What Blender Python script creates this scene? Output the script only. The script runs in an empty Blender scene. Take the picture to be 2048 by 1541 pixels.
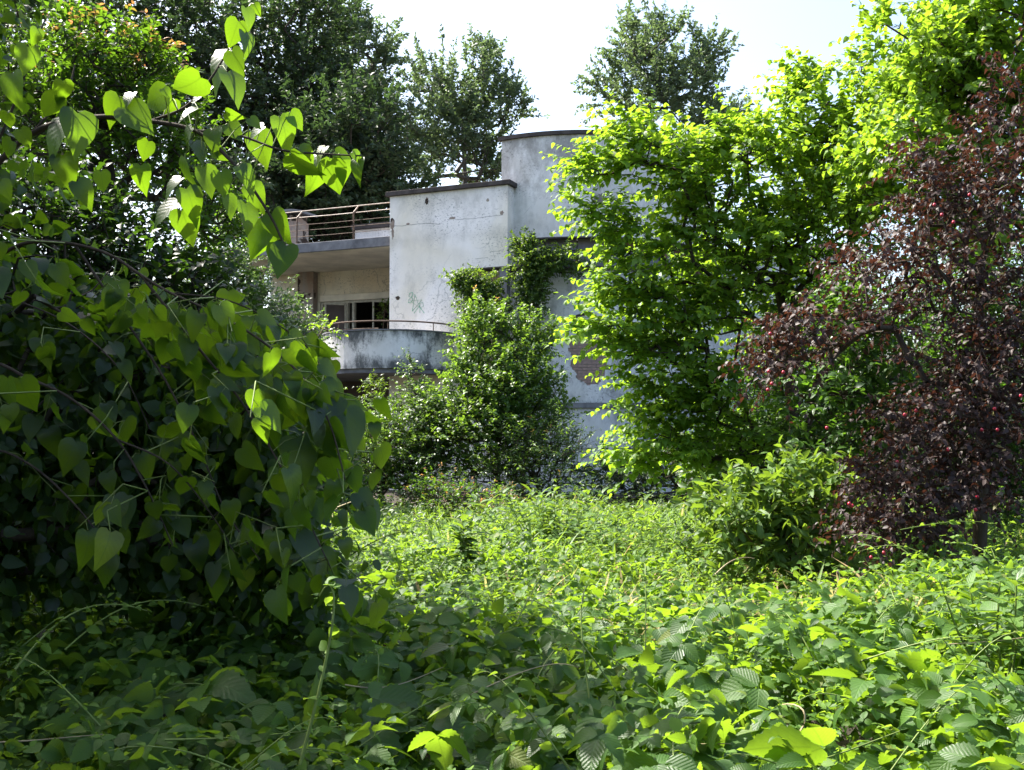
import bpy, math, random
import numpy as np
from mathutils import Vector, Matrix, noise as mnoise

random.seed(7)
rng = np.random.default_rng(7)
R_ = math.radians
scene = bpy.context.scene
COL = scene.collection

# ---------------------------------------------------------------- camera
CAMZ, PITCH, F = 1.7, R_(2.3), 2000.0
cam_d = bpy.data.cameras.new("camera")
cam_d.sensor_width = 36.0
cam_d.lens = 36.0 * F / 2048.0
cam_d.clip_start = 0.05
cam_d.clip_end = 2000
cam = bpy.data.objects.new("camera", cam_d)
cam.location = (0, 0, CAMZ)
cam.rotation_euler = (R_(90) + PITCH, 0, 0)
COL.objects.link(cam)
scene.camera = cam

# ---------------------------------------------------------------- light
SUN_AZ, SUN_EL = R_(-57), R_(52)         # azimuth from +y (view direction), negative = left
SV = Vector((math.sin(SUN_AZ) * math.cos(SUN_EL), math.cos(SUN_AZ) * math.cos(SUN_EL), math.sin(SUN_EL)))
world = bpy.data.worlds.new("World")
scene.world = world
world.use_nodes = True
wn = world.node_tree.nodes
bg = wn["Background"]
sky = wn.new("ShaderNodeTexSky")
sky.sky_type = 'NISHITA'
sky.sun_disc = False
sky.sun_elevation = SUN_EL
sky.sun_rotation = SUN_AZ
sky.air_density = 1.0
sky.dust_density = 3.5
sky.ozone_density = 1.2
world.node_tree.links.new(sky.outputs[0], bg.inputs[0])
bg.inputs[1].default_value = 0.10
sun_d = bpy.data.lights.new("sun", 'SUN')
sun_d.energy = 4.4
sun_d.angle = R_(0.5)
sun_d.color = (1.0, 0.95, 0.86)
sun = bpy.data.objects.new("sun", sun_d)
sun.rotation_euler = SV.to_track_quat('Z', 'Y').to_euler()
COL.objects.link(sun)
scene.view_settings.view_transform = 'Standard'
scene.view_settings.look = 'None'
scene.view_settings.exposure = 2.1
scene.view_settings.gamma = 1.0
scene.view_settings.use_curve_mapping = False
scene.render.engine = 'CYCLES'
scene.cycles.max_bounces = 6
scene.cycles.diffuse_bounces = 2
scene.cycles.transmission_bounces = 3
scene.cycles.use_denoising = True


def W(px, py, d):
    """photo pixel + distance along the view -> world point"""
    x = (px - 1024.0) / F
    up = (770.5 - py) / F
    yy = math.cos(PITCH) - up * math.sin(PITCH)
    zz = math.sin(PITCH) + up * math.cos(PITCH)
    s = d / yy
    return np.array([x * s, d, CAMZ + zz * s])


# ---------------------------------------------------------------- tags
def tag(o, label=None, cat=None, group=None, kind=None):
    if label: o["label"] = label
    if cat: o["category"] = cat
    if group: o["group"] = group
    if kind: o["kind"] = kind
    return o


def thing(name, label, cat, loc=(0, 0, 0), rz=0.0, group=None):
    o = bpy.data.objects.new(name, None)
    o.location = tuple(float(v) for v in loc)
    o.rotation_euler = (0, 0, rz)
    o.empty_display_size = 0.2
    COL.objects.link(o)
    return tag(o, label, cat, group)


# ---------------------------------------------------------------- materials
class NT:
    def __init__(self, name):
        self.m = bpy.data.materials.new(name)
        self.m.use_nodes = True
        self.t = self.m.node_tree
        self.n = self.t.nodes
        self.bsdf = self.n["Principled BSDF"]
        self.out = self.n["Material Output"]

    def add(self, kind, **kw):
        n = self.n.new(kind)
        for k, v in kw.items():
            setattr(n, k, v)
        return n

    def l(self, a, b):
        self.t.links.new(a, b)

    def mix(self, fac, a, b, blend='MIX'):
        n = self.add("ShaderNodeMix", data_type='RGBA', blend_type=blend)
        for sock, v in ((n.inputs[0], fac), (n.inputs[6], a), (n.inputs[7], b)):
            if hasattr(v, "is_linked"):
                self.l(v, sock)
            elif isinstance(v, (int, float)):
                sock.default_value = v
            else:
                sock.default_value = (v[0], v[1], v[2], 1)
        return n.outputs[2]

    def math(self, op, a, b=None, c=None, clamp=False):
        n = self.add("ShaderNodeMath", operation=op)
        n.use_clamp = clamp
        for i, v in enumerate((a, b, c)):
            if v is None: continue
            if hasattr(v, "is_linked"):
                self.l(v, n.inputs[i])
            else:
                n.inputs[i].default_value = v
        return n.outputs[0]

    def ramp(self, v, p0, p1):
        n = self.add("ShaderNodeMapRange")
        n.inputs[1].default_value = p0
        n.inputs[2].default_value = p1
        self.l(v, n.inputs[0])
        return n.outputs[0]

    def noise(self, scale, detail=4, rough=0.55, vec=None, stretch=None, dist=0.0):
        n = self.add("ShaderNodeTexNoise")
        n.inputs["Scale"].default_value = scale
        n.inputs["Detail"].default_value = detail
        n.inputs["Roughness"].default_value = rough
        n.inputs["Distortion"].default_value = dist
        if vec is not None:
            if stretch:
                mp = self.add("ShaderNodeMapping")
                mp.inputs["Scale"].default_value = stretch
                self.l(vec, mp.inputs[0])
                vec = mp.outputs[0]
            self.l(vec, n.inputs["Vector"])
        return n.outputs[0]

    def bump(self, h, strength=0.3, dist=0.02):
        b = self.add("ShaderNodeBump")
        b.inputs["Strength"].default_value = strength
        b.inputs["Distance"].default_value = dist
        self.l(h, b.inputs["Height"])
        return b.outputs[0]


def mat_simple(name, col, rough=0.8, var=0.25, scale=6.0, spec=0.3, bump=0.2, metallic=0.0, col2=None):
    k = NT(name)
    tc = k.add("ShaderNodeTexCoord").outputs["Object"]
    n1 = k.noise(scale, 6, 0.6, tc)
    c2 = col2 if col2 else tuple(c * (1 - var) for c in col)
    c = k.mix(k.ramp(n1, 0.35, 0.65), tuple(min(1, x * (1 + var * 0.4)) for x in col), c2)
    k.l(c, k.bsdf.inputs["Base Color"])
    k.bsdf.inputs["Roughness"].default_value = rough
    k.bsdf.inputs["Specular IOR Level"].default_value = spec
    k.bsdf.inputs["Metallic"].default_value = metallic
    if bump:
        k.l(k.bump(k.noise(scale * 6, 5, 0.6, tc), bump, 0.01), k.bsdf.inputs["Normal"])
    return k.m


def mat_plaster(name, base, warm, dirt_amt=0.5, peel=0.66, streak=0.5, under=(0.27, 0.24, 0.22), mould=(), mcol=(0.07, 0.075, 0.075), msc=3.0):
    k = NT(name)
    tc = k.add("ShaderNodeTexCoord").outputs["Object"]
    big = k.ramp(k.noise(0.55, 3, 0.5, tc, dist=0.6), 0.4, 0.66)
    c = k.mix(big, base, warm)
    st = k.ramp(k.noise(2.2, 6, 0.65, tc, (1.6, 1.6, 0.28)), 0.5, 0.78)
    c = k.mix(k.math('MULTIPLY', st, streak), c, (0.30, 0.30, 0.29))
    blot = k.ramp(k.noise(1.3, 9, 0.72, tc), 0.47, 0.62)
    c = k.mix(k.math('MULTIPLY', blot, dirt_amt), c, (0.33, 0.31, 0.27))
    sp = k.ramp(k.noise(15, 6, 0.78, tc, (1, 1, 1.4)), 0.54, 0.61)
    spm = k.math('MULTIPLY', sp, k.ramp(k.noise(0.9, 3, 0.5, tc), 0.45, 0.56))
    c = k.mix(k.math('MULTIPLY', spm, 0.75), c, (0.10, 0.10, 0.10))
    if mould:
        # black mildew that grows along damp edges
        sz = k.add("ShaderNodeSeparateXYZ"); k.l(tc, sz.inputs[0])
        mn = k.noise(msc, 9, 0.72, tc, (1, 1, 0.55), dist=0.3)
        fine = k.noise(msc * 7, 5, 0.75, tc)
        for zc, wd, amt in mould:
            band = k.ramp(k.math('ABSOLUTE', k.math('SUBTRACT', sz.outputs[2], zc)), wd, 0.0)
            v_ = k.math('ADD', k.math('ADD', mn, k.math('MULTIPLY', band, 0.20)), k.math('MULTIPLY', fine, 0.14))
            c = k.mix(k.math('MULTIPLY', k.ramp(v_, 0.60, 0.82), amt), c, mcol)
    pn = k.noise(1.15, 8, 0.62, tc, dist=0.25)
    pm = k.ramp(pn, peel, peel + 0.008)
    und = k.mix(k.ramp(k.noise(9, 5, 0.6, tc), 0.3, 0.7), under, tuple(u * 0.6 for u in under))
    c = k.mix(pm, c, und)
    # thin dark edge where the skim coat has broken away
    edge = k.math('SUBTRACT', k.ramp(pn, peel - 0.012, peel - 0.002), pm, clamp=True)
    c = k.mix(k.math('MULTIPLY', edge, 0.45), c, (0.12, 0.11, 0.10))
    # hairline cracks
    vor = k.add("ShaderNodeTexVoronoi", feature='DISTANCE_TO_EDGE')
    vor.inputs["Scale"].default_value = 0.55
    dn = k.add("ShaderNodeTexNoise"); dn.inputs["Scale"].default_value = 2.5; dn.inputs["Detail"].default_value = 6
    k.l(tc, dn.inputs["Vector"])
    ad = k.add("ShaderNodeVectorMath", operation='MULTIPLY_ADD')
    k.l(dn.outputs["Color"], ad.inputs[0]); ad.inputs[1].default_value = (0.6, 0.6, 0.6); k.l(tc, ad.inputs[2])
    k.l(ad.outputs[0], vor.inputs["Vector"])
    cr = k.ramp(vor.outputs["Distance"], 0.010, 0.004)
    crm = k.math('MULTIPLY', k.math('MULTIPLY', cr, k.ramp(k.noise(0.8, 2, 0.5, tc), 0.5, 0.6)), 0.35)
    c = k.mix(crm, c, (0.1, 0.1, 0.1))
    k.l(c, k.bsdf.inputs["Base Color"])
    k.bsdf.inputs["Roughness"].default_value = 0.9
    k.bsdf.inputs["Specular IOR Level"].default_value = 0.15
    h = k.math('ADD', k.math('MULTIPLY', k.noise(35, 5, 0.6, tc), 0.25), k.math('MULTIPLY', pm, -1.0))
    h = k.math('ADD', h, k.math('MULTIPLY', k.noise(2.0, 4, 0.5, tc), 0.8))
    k.l(k.bump(h, 0.5, 0.012), k.bsdf.inputs["Normal"])
    return k.m


def mat_leaf(name, dark, light, trans, rough=0.42, spec=0.5, tfac=0.42, tone=None, veins=0.0, vein_n=7.0, under=None, vcol=0.35):
    k = NT(name)
    a = k.add("ShaderNodeAttribute", attribute_name="rnd")
    oi = k.add("ShaderNodeObjectInfo")
    v = k.math('FRACT', k.math('ADD', a.outputs["Fac"], oi.outputs["Random"]))
    c = k.mix(v, dark, light)
    tc2 = k.mix(v, tuple(x * 0.72 for x in trans), trans)
    tcn = k.add("ShaderNodeTexCoord").outputs["Object"]
    blot = k.ramp(k.noise(14, 3, 0.6, tcn), 0.35, 0.7)
    c = k.mix(k.math('MULTIPLY', blot, 0.3), c, tuple(x * 0.6 for x in dark))
    # a few old, yellowing or brown leaves
    old = k.ramp(v, 0.965, 0.975)
    c = k.mix(k.math('MULTIPLY', old, 0.6), c, (0.15, 0.15, 0.03))
    if tone:
        ta = k.add("ShaderNodeAttribute", attribute_name="tone").outputs["Fac"]
        c = k.mix(ta, c, tone)
        tc2 = k.mix(ta, tc2, tuple(min(1, x * 2.2) for x in tone))
    if veins > 0:
        uv = k.add("ShaderNodeUVMap").outputs[0]
        sx = k.add("ShaderNodeSeparateXYZ"); k.l(uv, sx.inputs[0])
        au = k.math('ABSOLUTE', k.math('SUBTRACT', sx.outputs[0], 0.5))
        ph = k.math('SUBTRACT', k.math('MULTIPLY', sx.outputs[1], vein_n), k.math('MULTIPLY', au, vein_n * 0.9))
        ph = k.math('ADD', ph, k.math('MULTIPLY', k.noise(22, 3, 0.5, tcn), 0.7))
        fr = k.math('ABSOLUTE', k.math('SUBTRACT', k.math('FRACT', ph), 0.5))
        side = k.ramp(fr, 0.10, 0.0)
        mid = k.ramp(au, 0.035, 0.008)
        vm = k.math('MAXIMUM', k.math('MULTIPLY', side, 0.6), mid)
        c = k.mix(k.math('MULTIPLY', vm, vcol), c, tuple(min(1, x * 2.4 + 0.02) for x in light))
        tc2 = k.mix(k.math('MULTIPLY', vm, 0.45), tc2, tuple(x * 0.45 for x in trans))
        h = k.math('ADD', k.math('MULTIPLY', fr, 1.0), k.math('MULTIPLY', vm, -0.5))
        nrm = k.bump(h, veins, 0.006)
        k.l(nrm, k.bsdf.inputs["Normal"])
    geo = k.add("ShaderNodeNewGeometry")
    un = under if under else tuple(min(1, x * 1.25 + 0.012) for x in light)
    c = k.mix(k.math('MULTIPLY', geo.outputs["Backfacing"], 0.55), c, un)
    k.l(c, k.bsdf.inputs["Base Color"])
    rr = k.math('ADD', k.math('MULTIPLY', v, 0.16), rough)
    rr = k.math('ADD', rr, k.math('MULTIPLY', geo.outputs["Backfacing"], 0.2))
    k.l(rr, k.bsdf.inputs["Roughness"])
    k.bsdf.inputs["Specular IOR Level"].default_value = spec
    tr = k.add("ShaderNodeBsdfTranslucent")
    k.l(tc2, tr.inputs[0])
    mx = k.add("ShaderNodeMixShader")
    mx.inputs[0].default_value = tfac
    k.l(k.bsdf.outputs[0], mx.inputs[1])
    k.l(tr.outputs[0], mx.inputs[2])
    k.l(mx.outputs[0], k.out.inputs[0])
    return k.m


def mat_bark(name, col):
    k = NT(name)
    tc = k.add("ShaderNodeTexCoord").outputs["Object"]
    n = k.noise(5, 8, 0.7, tc, (3, 3, 0.7))
    c = k.mix(k.ramp(n, 0.3, 0.7), tuple(x * 1.3 for x in col), tuple(x * 0.45 for x in col))
    k.l(c, k.bsdf.inputs["Base Color"])
    k.bsdf.inputs["Roughness"].default_value = 0.9
    k.bsdf.inputs["Specular IOR Level"].default_value = 0.2
    k.l(k.bump(n, 0.7, 0.02), k.bsdf.inputs["Normal"])
    return k.m


M = {}
M['plaster'] = mat_plaster("white_plaster", (0.90, 0.85, 0.82), (0.80, 0.73, 0.62), 0.14, 0.705, 0.14, mould=((7.75, 0.8, 0.4), (6.55, 0.3, 0.3)), mcol=(0.36, 0.34, 0.30), msc=1.6)
M['plaster_tower'] = mat_plaster("tower_plaster", (0.82, 0.79, 0.77), (0.66, 0.62, 0.57), 0.3, 0.67, 0.4, mould=((9.0, 1.6, 0.7),), mcol=(0.22, 0.20, 0.18), msc=1.8)
M['plaster_low'] = mat_plaster("lower_tower_plaster", (0.74, 0.74, 0.74), (0.60, 0.59, 0.56), 0.22, 0.74, 0.25, mould=((2.2, 0.6, 0.5), (5.6, 0.35, 0.6)), mcol=(0.20, 0.20, 0.20), msc=2.2)
M['plaster_balc'] = mat_plaster("balcony_plaster", (0.78, 0.76, 0.74), (0.64, 0.62, 0.58), 0.35, 0.62, 0.4, mould=((4.03, 0.45, 0.95), (3.15, 0.35, 0.9)), msc=2.6)
M['cream'] = mat_plaster("cream_plaster", (0.78, 0.72, 0.58), (0.68, 0.58, 0.42), 0.2, 0.70, 0.25)
M['soffit'] = mat_simple("soffit_cream", (0.72, 0.65, 0.52), 0.9, 0.25, 1.2)  # cream tone with mild mottling
M['fascia'] = mat_simple("weathered_concrete", (0.19, 0.19, 0.20), 0.9, 0.5, 2.5, bump=0.5, col2=(0.10, 0.10, 0.11))
M['coping'] = mat_simple("dark_coping", (0.075, 0.062, 0.058), 0.9, 0.4, 5, bump=0.5)
M['rust'] = mat_simple("rusty_iron", (0.11, 0.07, 0.05), 0.8, 0.4, 9, bump=0.4)
M['railing'] = mat_simple("pale_rusted_railing", (0.30, 0.25, 0.21), 0.6, 0.5, 7, bump=0.3, col2=(0.20, 0.12, 0.08))
M['frame'] = mat_simple("cream_window_frame", (0.50, 0.46, 0.36), 0.7, 0.3, 8)
M['brown_frame'] = mat_simple("brown_window_frame", (0.20, 0.11, 0.08), 0.7, 0.35, 8)
M['interior'] = mat_simple("shade_dark_interior", (0.10, 0.08, 0.07), 0.95, 0.3, 1.5)  # dark wall colour stands in for unlit rooms and recesses
M['mortar'] = mat_simple("mortar", (0.42, 0.37, 0.34), 0.95, 0.3, 8)
M['brick'] = mat_simple("old_brick", (0.36, 0.24, 0.20), 0.95, 0.35, 11, bump=0.6, col2=(0.26, 0.19, 0.17))
M['graffiti'] = mat_simple("green_spray_paint", (0.28, 0.55, 0.36), 0.8, 0.2, 20, bump=0)
M['blind'] = mat_simple("grey_shutter_board", (0.26, 0.25, 0.28), 0.8, 0.3, 4)
M['pillar'] = mat_plaster("stained_pillar", (0.34, 0.27, 0.22), (0.26, 0.18, 0.14), 0.9, 0.56, 1.0, (0.07, 0.05, 0.04))
M['soil'] = mat_simple("leaf_litter_soil", (0.035, 0.028, 0.018), 0.95, 0.5, 3, bump=0.6)
g = NT("dusty_glass")
gtc = g.add("ShaderNodeTexCoord").outputs["Object"]
g.l(g.mix(g.ramp(g.noise(3, 5, 0.6, gtc), 0.35, 0.65), (0.05, 0.055, 0.065), (0.11, 0.12, 0.14)), g.bsdf.inputs["Base Color"])
g.bsdf.inputs["Roughness"].default_value = 0.25
g.bsdf.inputs["Specular IOR Level"].default_value = 0.6
M['glass'] = g.m

M['bark'] = mat_bark("dark_bark", (0.07, 0.055, 0.042))
M['bark_grey'] = mat_bark("grey_bark", (0.13, 0.115, 0.10))
M['twig_green'] = mat_simple("green_cane", (0.16, 0.22, 0.05), 0.55, 0.3, 12, bump=0)
M['twig_pale'] = mat_simple("pale_dry_stem", (0.38, 0.31, 0.18), 0.7, 0.3, 12, bump=0)
M['twig_brown'] = mat_simple("brown_twig", (0.11, 0.07, 0.045), 0.8, 0.3, 12, bump=0)

M['l_heart'] = mat_leaf("heart_leaf", (0.008, 0.024, 0.006), (0.021, 0.052, 0.010), (0.26, 0.48, 0.013), 0.33, 0.45, 0.38, veins=0.16, vein_n=6, vcol=0.3)
M['l_far_dark'] = mat_leaf("hazed_evergreen_leaf", (0.024, 0.042, 0.020), (0.055, 0.085, 0.036), (0.085, 0.16, 0.035), 0.5, 0.35, 0.28)  # evergreen green raised in tone, also in place of distance haze
M['l_far_open'] = mat_leaf("hazed_far_leaf", (0.065, 0.10, 0.055), (0.13, 0.18, 0.095), (0.20, 0.30, 0.09), 0.45, 0.4, 0.36)  # leaf colour lightened to stand in for distance haze
M['l_conifer'] = mat_leaf("conifer_needle_spray", (0.02, 0.045, 0.03), (0.045, 0.08, 0.06), (0.05, 0.10, 0.05), 0.6, 0.3, 0.2)
M['l_photinia'] = mat_leaf("red_tipped_leaf", (0.014, 0.042, 0.008), (0.042, 0.10, 0.014), (0.17, 0.34, 0.015), 0.40, 0.45, 0.40, tone=(0.36, 0.13, 0.05))
M['l_shrub'] = mat_leaf("shrub_leaf", (0.030, 0.075, 0.014), (0.078, 0.15, 0.026), (0.27, 0.46, 0.035), 0.36, 0.5, 0.36, tone=(0.36, 0.14, 0.05))
M['l_grey'] = mat_leaf("olive_grey_leaf", (0.045, 0.080, 0.035), (0.11, 0.16, 0.075), (0.20, 0.34, 0.06), 0.36, 0.5, 0.32)
M['l_vine'] = mat_leaf("climber_leaf", (0.026, 0.062, 0.012), (0.062, 0.12, 0.020), (0.24, 0.38, 0.03), 0.4, 0.4, 0.38)
M['l_lime'] = mat_leaf("lime_green_leaf", (0.060, 0.14, 0.013), (0.13, 0.24, 0.024), (0.36, 0.57, 0.03), 0.40, 0.45, 0.50, veins=0.3, vein_n=5)
M['l_deep'] = mat_leaf("deep_green_leaf", (0.016, 0.045, 0.008), (0.042, 0.10, 0.014), (0.16, 0.34, 0.02), 0.40, 0.45, 0.34)
M['l_shade'] = mat_leaf("shade_darkened_leaf", (0.007, 0.018, 0.005), (0.020, 0.048, 0.008), (0.10, 0.22, 0.012), 0.42, 0.4, 0.28)  # darker copy of the deep green leaf, shade put into its colour
M['l_purple'] = mat_leaf("purple_leaf", (0.020, 0.011, 0.010), (0.052, 0.028, 0.023), (0.11, 0.036, 0.018), 0.50, 0.4, 0.24, under=(0.055, 0.030, 0.026))
M['l_laurel'] = mat_leaf("laurel_leaf", (0.038, 0.09, 0.014), (0.09, 0.17, 0.030), (0.28, 0.44, 0.03), 0.42, 0.4, 0.36, veins=0.3, vein_n=5)
M['l_bramble'] = mat_leaf("bramble_leaf", (0.020, 0.058, 0.009), (0.068, 0.145, 0.022), (0.33, 0.54, 0.025), 0.42, 0.38, 0.42, veins=0.3, vein_n=8, vcol=0.22)
M['l_weed'] = mat_leaf("weed_leaf", (0.053, 0.12, 0.016), (0.125, 0.225, 0.03), (0.37, 0.57, 0.04), 0.5, 0.28, 0.42)
M['l_grass'] = mat_leaf("grass_blade", (0.06, 0.13, 0.018), (0.13, 0.21, 0.035), (0.34, 0.52, 0.05), 0.5, 0.35, 0.35, tone=(0.34, 0.25, 0.12))
M['fruit'] = mat_simple("red_plum_skin", (0.42, 0.02, 0.045), 0.3, 0.3, 10, spec=0.5, bump=0)


# ---------------------------------------------------------------- mesh collecting
class MB:
    def __init__(self):
        self.v, self.f = [], []

    def quadbox(self, c8):
        b = len(self.v)
        self.v += [tuple(p) for p in c8]
        for q in ((0, 3, 2, 1), (4, 5, 6, 7), (0, 1, 5, 4), (1, 2, 6, 5), (2, 3, 7, 6), (3, 0, 4, 7)):
            self.f.append(tuple(b + i for i in q))

    def box(self, x0, x1, y0, y1, z0, z1):
        self.quadbox([(x0, y0, z0), (x1, y0, z0), (x1, y1, z0), (x0, y1, z0),
                      (x0, y0, z1), (x1, y0, z1), (x1, y1, z1), (x0, y1, z1)])
        return self

    def arc(self, cx, cy, r0, r1, t0, t1, z0, z1, n):
        """curved slab; t from -b direction, positive to +a"""
        ts = np.linspace(t0, t1, n + 1)
        b = len(self.v)
        for t in ts:
            s, c = math.sin(t), -math.cos(t)
            self.v += [(cx + r0 * s, cy + r0 * c, z0), (cx + r1 * s, cy + r1 * c, z0),
                       (cx + r1 * s, cy + r1 * c, z1), (cx + r0 * s, cy + r0 * c, z1)]
        for i in range(n):
            o = b + 4 * i
            for j in range(4):
                k = (j + 1) % 4
                self.f.append((o + j, o + k, o + 4 + k, o + 4 + j))
        self.f.append((b, b + 3, b + 2, b + 1))
        e = b + 4 * n
        self.f.append((e, e + 1, e + 2, e + 3))
        return self

    def tube(self, pts, r, n=6, caps=True):
        pts = [Vector(p) for p in pts]
        if not hasattr(r, '__len__'):
            r = [r] * len(pts)
        b = len(self.v)
        up = Vector((0, 0, 1))
        for i, p in enumerate(pts):
            t = (pts[min(i + 1, len(pts) - 1)] - pts[max(i - 1, 0)])
            if t.length < 1e-9: t = Vector((0, 0, 1))
            t.normalize()
            ref = up if abs(t.dot(up)) < 0.95 else Vector((1, 0, 0))
            x = t.cross(ref).normalized()
            y = t.cross(x)
            for j in range(n):
                a = 2 * math.pi * j / n
                self.v.append(tuple(p + (x * math.cos(a) + y * math.sin(a)) * r[i]))
        for i in range(len(pts) - 1):
            for j in range(n):
                k = (j + 1) % n
                self.f.append((b + i * n + j, b + i * n + k, b + (i + 1) * n + k, b + (i + 1) * n + j))
        if caps:
            self.f.append(tuple(b + j for j in range(n)))
            self.f.append(tuple(b + (len(pts) - 1) * n + j for j in reversed(range(n))))
        return self

    def build(self, name, mat, parent=None, smooth=False, bevel=0.0, loc=None):
        me = bpy.data.meshes.new(name)
        me.from_pydata(self.v, [], self.f)
        me.materials.append(mat)
        if smooth:
            me.polygons.foreach_set("use_smooth", [True] * len(me.polygons))
        me.update()
        o = bpy.data.objects.new(name, me)
        COL.objects.link(o)
        if parent: o.parent = parent
        if loc: o.location = loc
        if bevel:
            md = o.modifiers.new("bevel", 'BEVEL')
            md.width = bevel; md.segments = 2; md.limit_method = 'ANGLE'
        return o


# ---------------------------------------------------------------- leaf templates
def tpl(edge, mid, fold=0.25, curl=0.25, wave=0.0):
    """edge: (x, y) of the right rim base to tip; mid: y of the midrib rows; last row is the tip"""
    v, f, uv = [], [], []
    n = len(edge)
    mx = max(e[0] for e in edge)
    for i, ((x, y), m) in enumerate(zip(edge, mid)):
        zc = -curl * max(m, 0) ** 2
        ze = -curl * max(y, 0) ** 2 + fold * x + wave * (1 if i % 2 else -1) * x
        if x < 1e-6:
            v.append((0, m, zc)); uv.append((0.5, max(0, min(1, m))))
        else:
            v += [(-x, y, ze), (0, m, zc), (x, y, ze)]
            uu = 0.5 * x / mx
            uv += [(0.5 - uu, max(0, y)), (0.5, max(0, m)), (0.5 + uu, max(0, y))]
    idx, c = [], 0
    for (x, y) in edge:
        if x < 1e-6: idx.append((c, c, c)); c += 1
        else: idx.append((c, c + 1, c + 2)); c += 3
    for i in range(n - 1):
        a, b = idx[i], idx[i + 1]
        for s in ((0, 1), (1, 2)):
            q = [a[s[0]], a[s[1]], b[s[1]], b[s[0]]]
            qq = []
            for w in q:
                if w not in qq: qq.append(w)
            if len(qq) >= 3: f.append(tuple(qq))
    return np.array(v, float), f, np.array(uv, float)


TP = {}
TP['tiny'] = tpl([(0, 0), (0.27, 0.45), (0, 1)], [0, 0.45, 1], 0.35, 0.2)
# collapse: two folded triangles a side
TP['ovate'] = tpl([(0, 0), (0.30, 0.30), (0.24, 0.62), (0, 1)], [0, 0.3, 0.64, 1], 0.3, 0.3)
TP['lance'] = tpl([(0, 0), (0.15, 0.35), (0.13, 0.65), (0, 1)], [0, 0.35, 0.65, 1], 0.3, 0.35)
TP['round'] = tpl([(0.0, 0.0), (0.30, 0.06), (0.42, 0.34), (0.28, 0.70), (0, 1)], [0, 0.1, 0.36, 0.68, 1], 0.22, 0.35)
TP['laurel'] = tpl([(0, 0), (0.14, 0.18), (0.20, 0.45), (0.15, 0.74), (0, 1)], [0, 0.18, 0.45, 0.74, 1], 0.3, 0.4)
TP['heart'] = tpl([(0.0, 0.04), (0.16, -0.06), (0.34, -0.02), (0.45, 0.14), (0.45, 0.34), (0.36, 0.55), (0.22, 0.74), (0.10, 0.88), (0, 1.02)],
                  [0.04, 0.06, 0.10, 0.20, 0.38, 0.56, 0.74, 0.88, 1.02], 0.16, 0.32, 0.03)
_e, _m = [(0.0, 0.0)], [0.0]
_N = 8
for _i in range(1, _N * 2):
    _t = _i / (_N * 2.0)
    _w = 0.37 * (math.sin(math.pi * _t ** 0.72)) ** 0.8
    _e.append((max(0.012, _w * (1.0 if _i % 2 == 0 else 0.86)), _t - (0.02 if _i % 2 else 0.0)))
    _m.append(_t)
_e.append((0.0, 1.0)); _m.append(1.0)
TP['bramble'] = tpl(_e, _m, 0.26, 0.30, 0.0)
TP['bramble_lo'] = tpl([(0, 0), (0.22, 0.12), (0.36, 0.38), (0.28, 0.66), (0.10, 0.88), (0, 1)], [0, 0.14, 0.4, 0.68, 0.88, 1], 0.26, 0.3)
TP['blade'] = tpl([(0.03, 0), (0.028, 0.4), (0.02, 0.75), (0, 1)], [0, 0.4, 0.75, 1], 0.2, 0.45)


def unit(a):
    return a / np.maximum(np.linalg.norm(a, axis=-1, keepdims=True), 1e-9)


def frames(dirs, nrm):
    y = unit(dirs)
    z = nrm - (nrm * y).sum(-1, keepdims=True) * y
    z = unit(z)
    x = np.cross(y, z)
    return x, y, z


def leaf_mesh(name, t, pos, dirs, nrm, scale, rnd, tone=None, curlv=0.25):
    tv, tf, tuv = TP[t]
    N, n = len(pos), len(tv)
    x, y, z = frames(dirs, nrm)
    cv = (rng.random(N) - 0.4) * curlv * 2
    wv = 0.85 + 0.3 * rng.random(N)
    tz = tv[None, :, 2] - cv[:, None] * (tv[None, :, 1] ** 2)
    P = (pos[:, None, :] + scale[:, None, None] * ((tv[None, :, 0] * wv[:, None])[..., None] * x[:, None, :]
         + tv[None, :, 1, None] * y[:, None, :] + tz[..., None] * z[:, None, :]))
    me = bpy.data.meshes.new(name)
    me.vertices.add(N * n)
    me.vertices.foreach_set("co", P.reshape(-1).astype(np.float32))
    lv = np.concatenate([np.array(f) for f in tf])
    lens = np.array([len(f) for f in tf])
    starts = np.concatenate([[0], np.cumsum(lens)[:-1]])
    L = len(lv)
    me.loops.add(N * L)
    me.loops.foreach_set("vertex_index", (lv[None, :] + (np.arange(N) * n)[:, None]).reshape(-1).astype(np.int32))
    me.polygons.add(N * len(tf))
    me.polygons.foreach_set("loop_start", (starts[None, :] + (np.arange(N) * L)[:, None]).reshape(-1).astype(np.int32))
    me.polygons.foreach_set("loop_total", np.tile(lens, N).astype(np.int32))
    me.polygons.foreach_set("use_smooth", np.ones(N * len(tf), dtype=bool))
    uvl = me.uv_layers.new(name="UVMap")
    uvl.data.foreach_set("uv", np.tile(tuv[lv], (N, 1)).reshape(-1).astype(np.float32))
    a = me.attributes.new("rnd", 'FLOAT', 'POINT')
    a.data.foreach_set("value", np.repeat(rnd, n).astype(np.float32))
    if tone is not None:
        a = me.attributes.new("tone", 'FLOAT', 'POINT')
        a.data.foreach_set("value", np.repeat(tone, n).astype(np.float32))
    me.update(calc_edges=True)
    return me


_leafcache = {}


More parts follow.
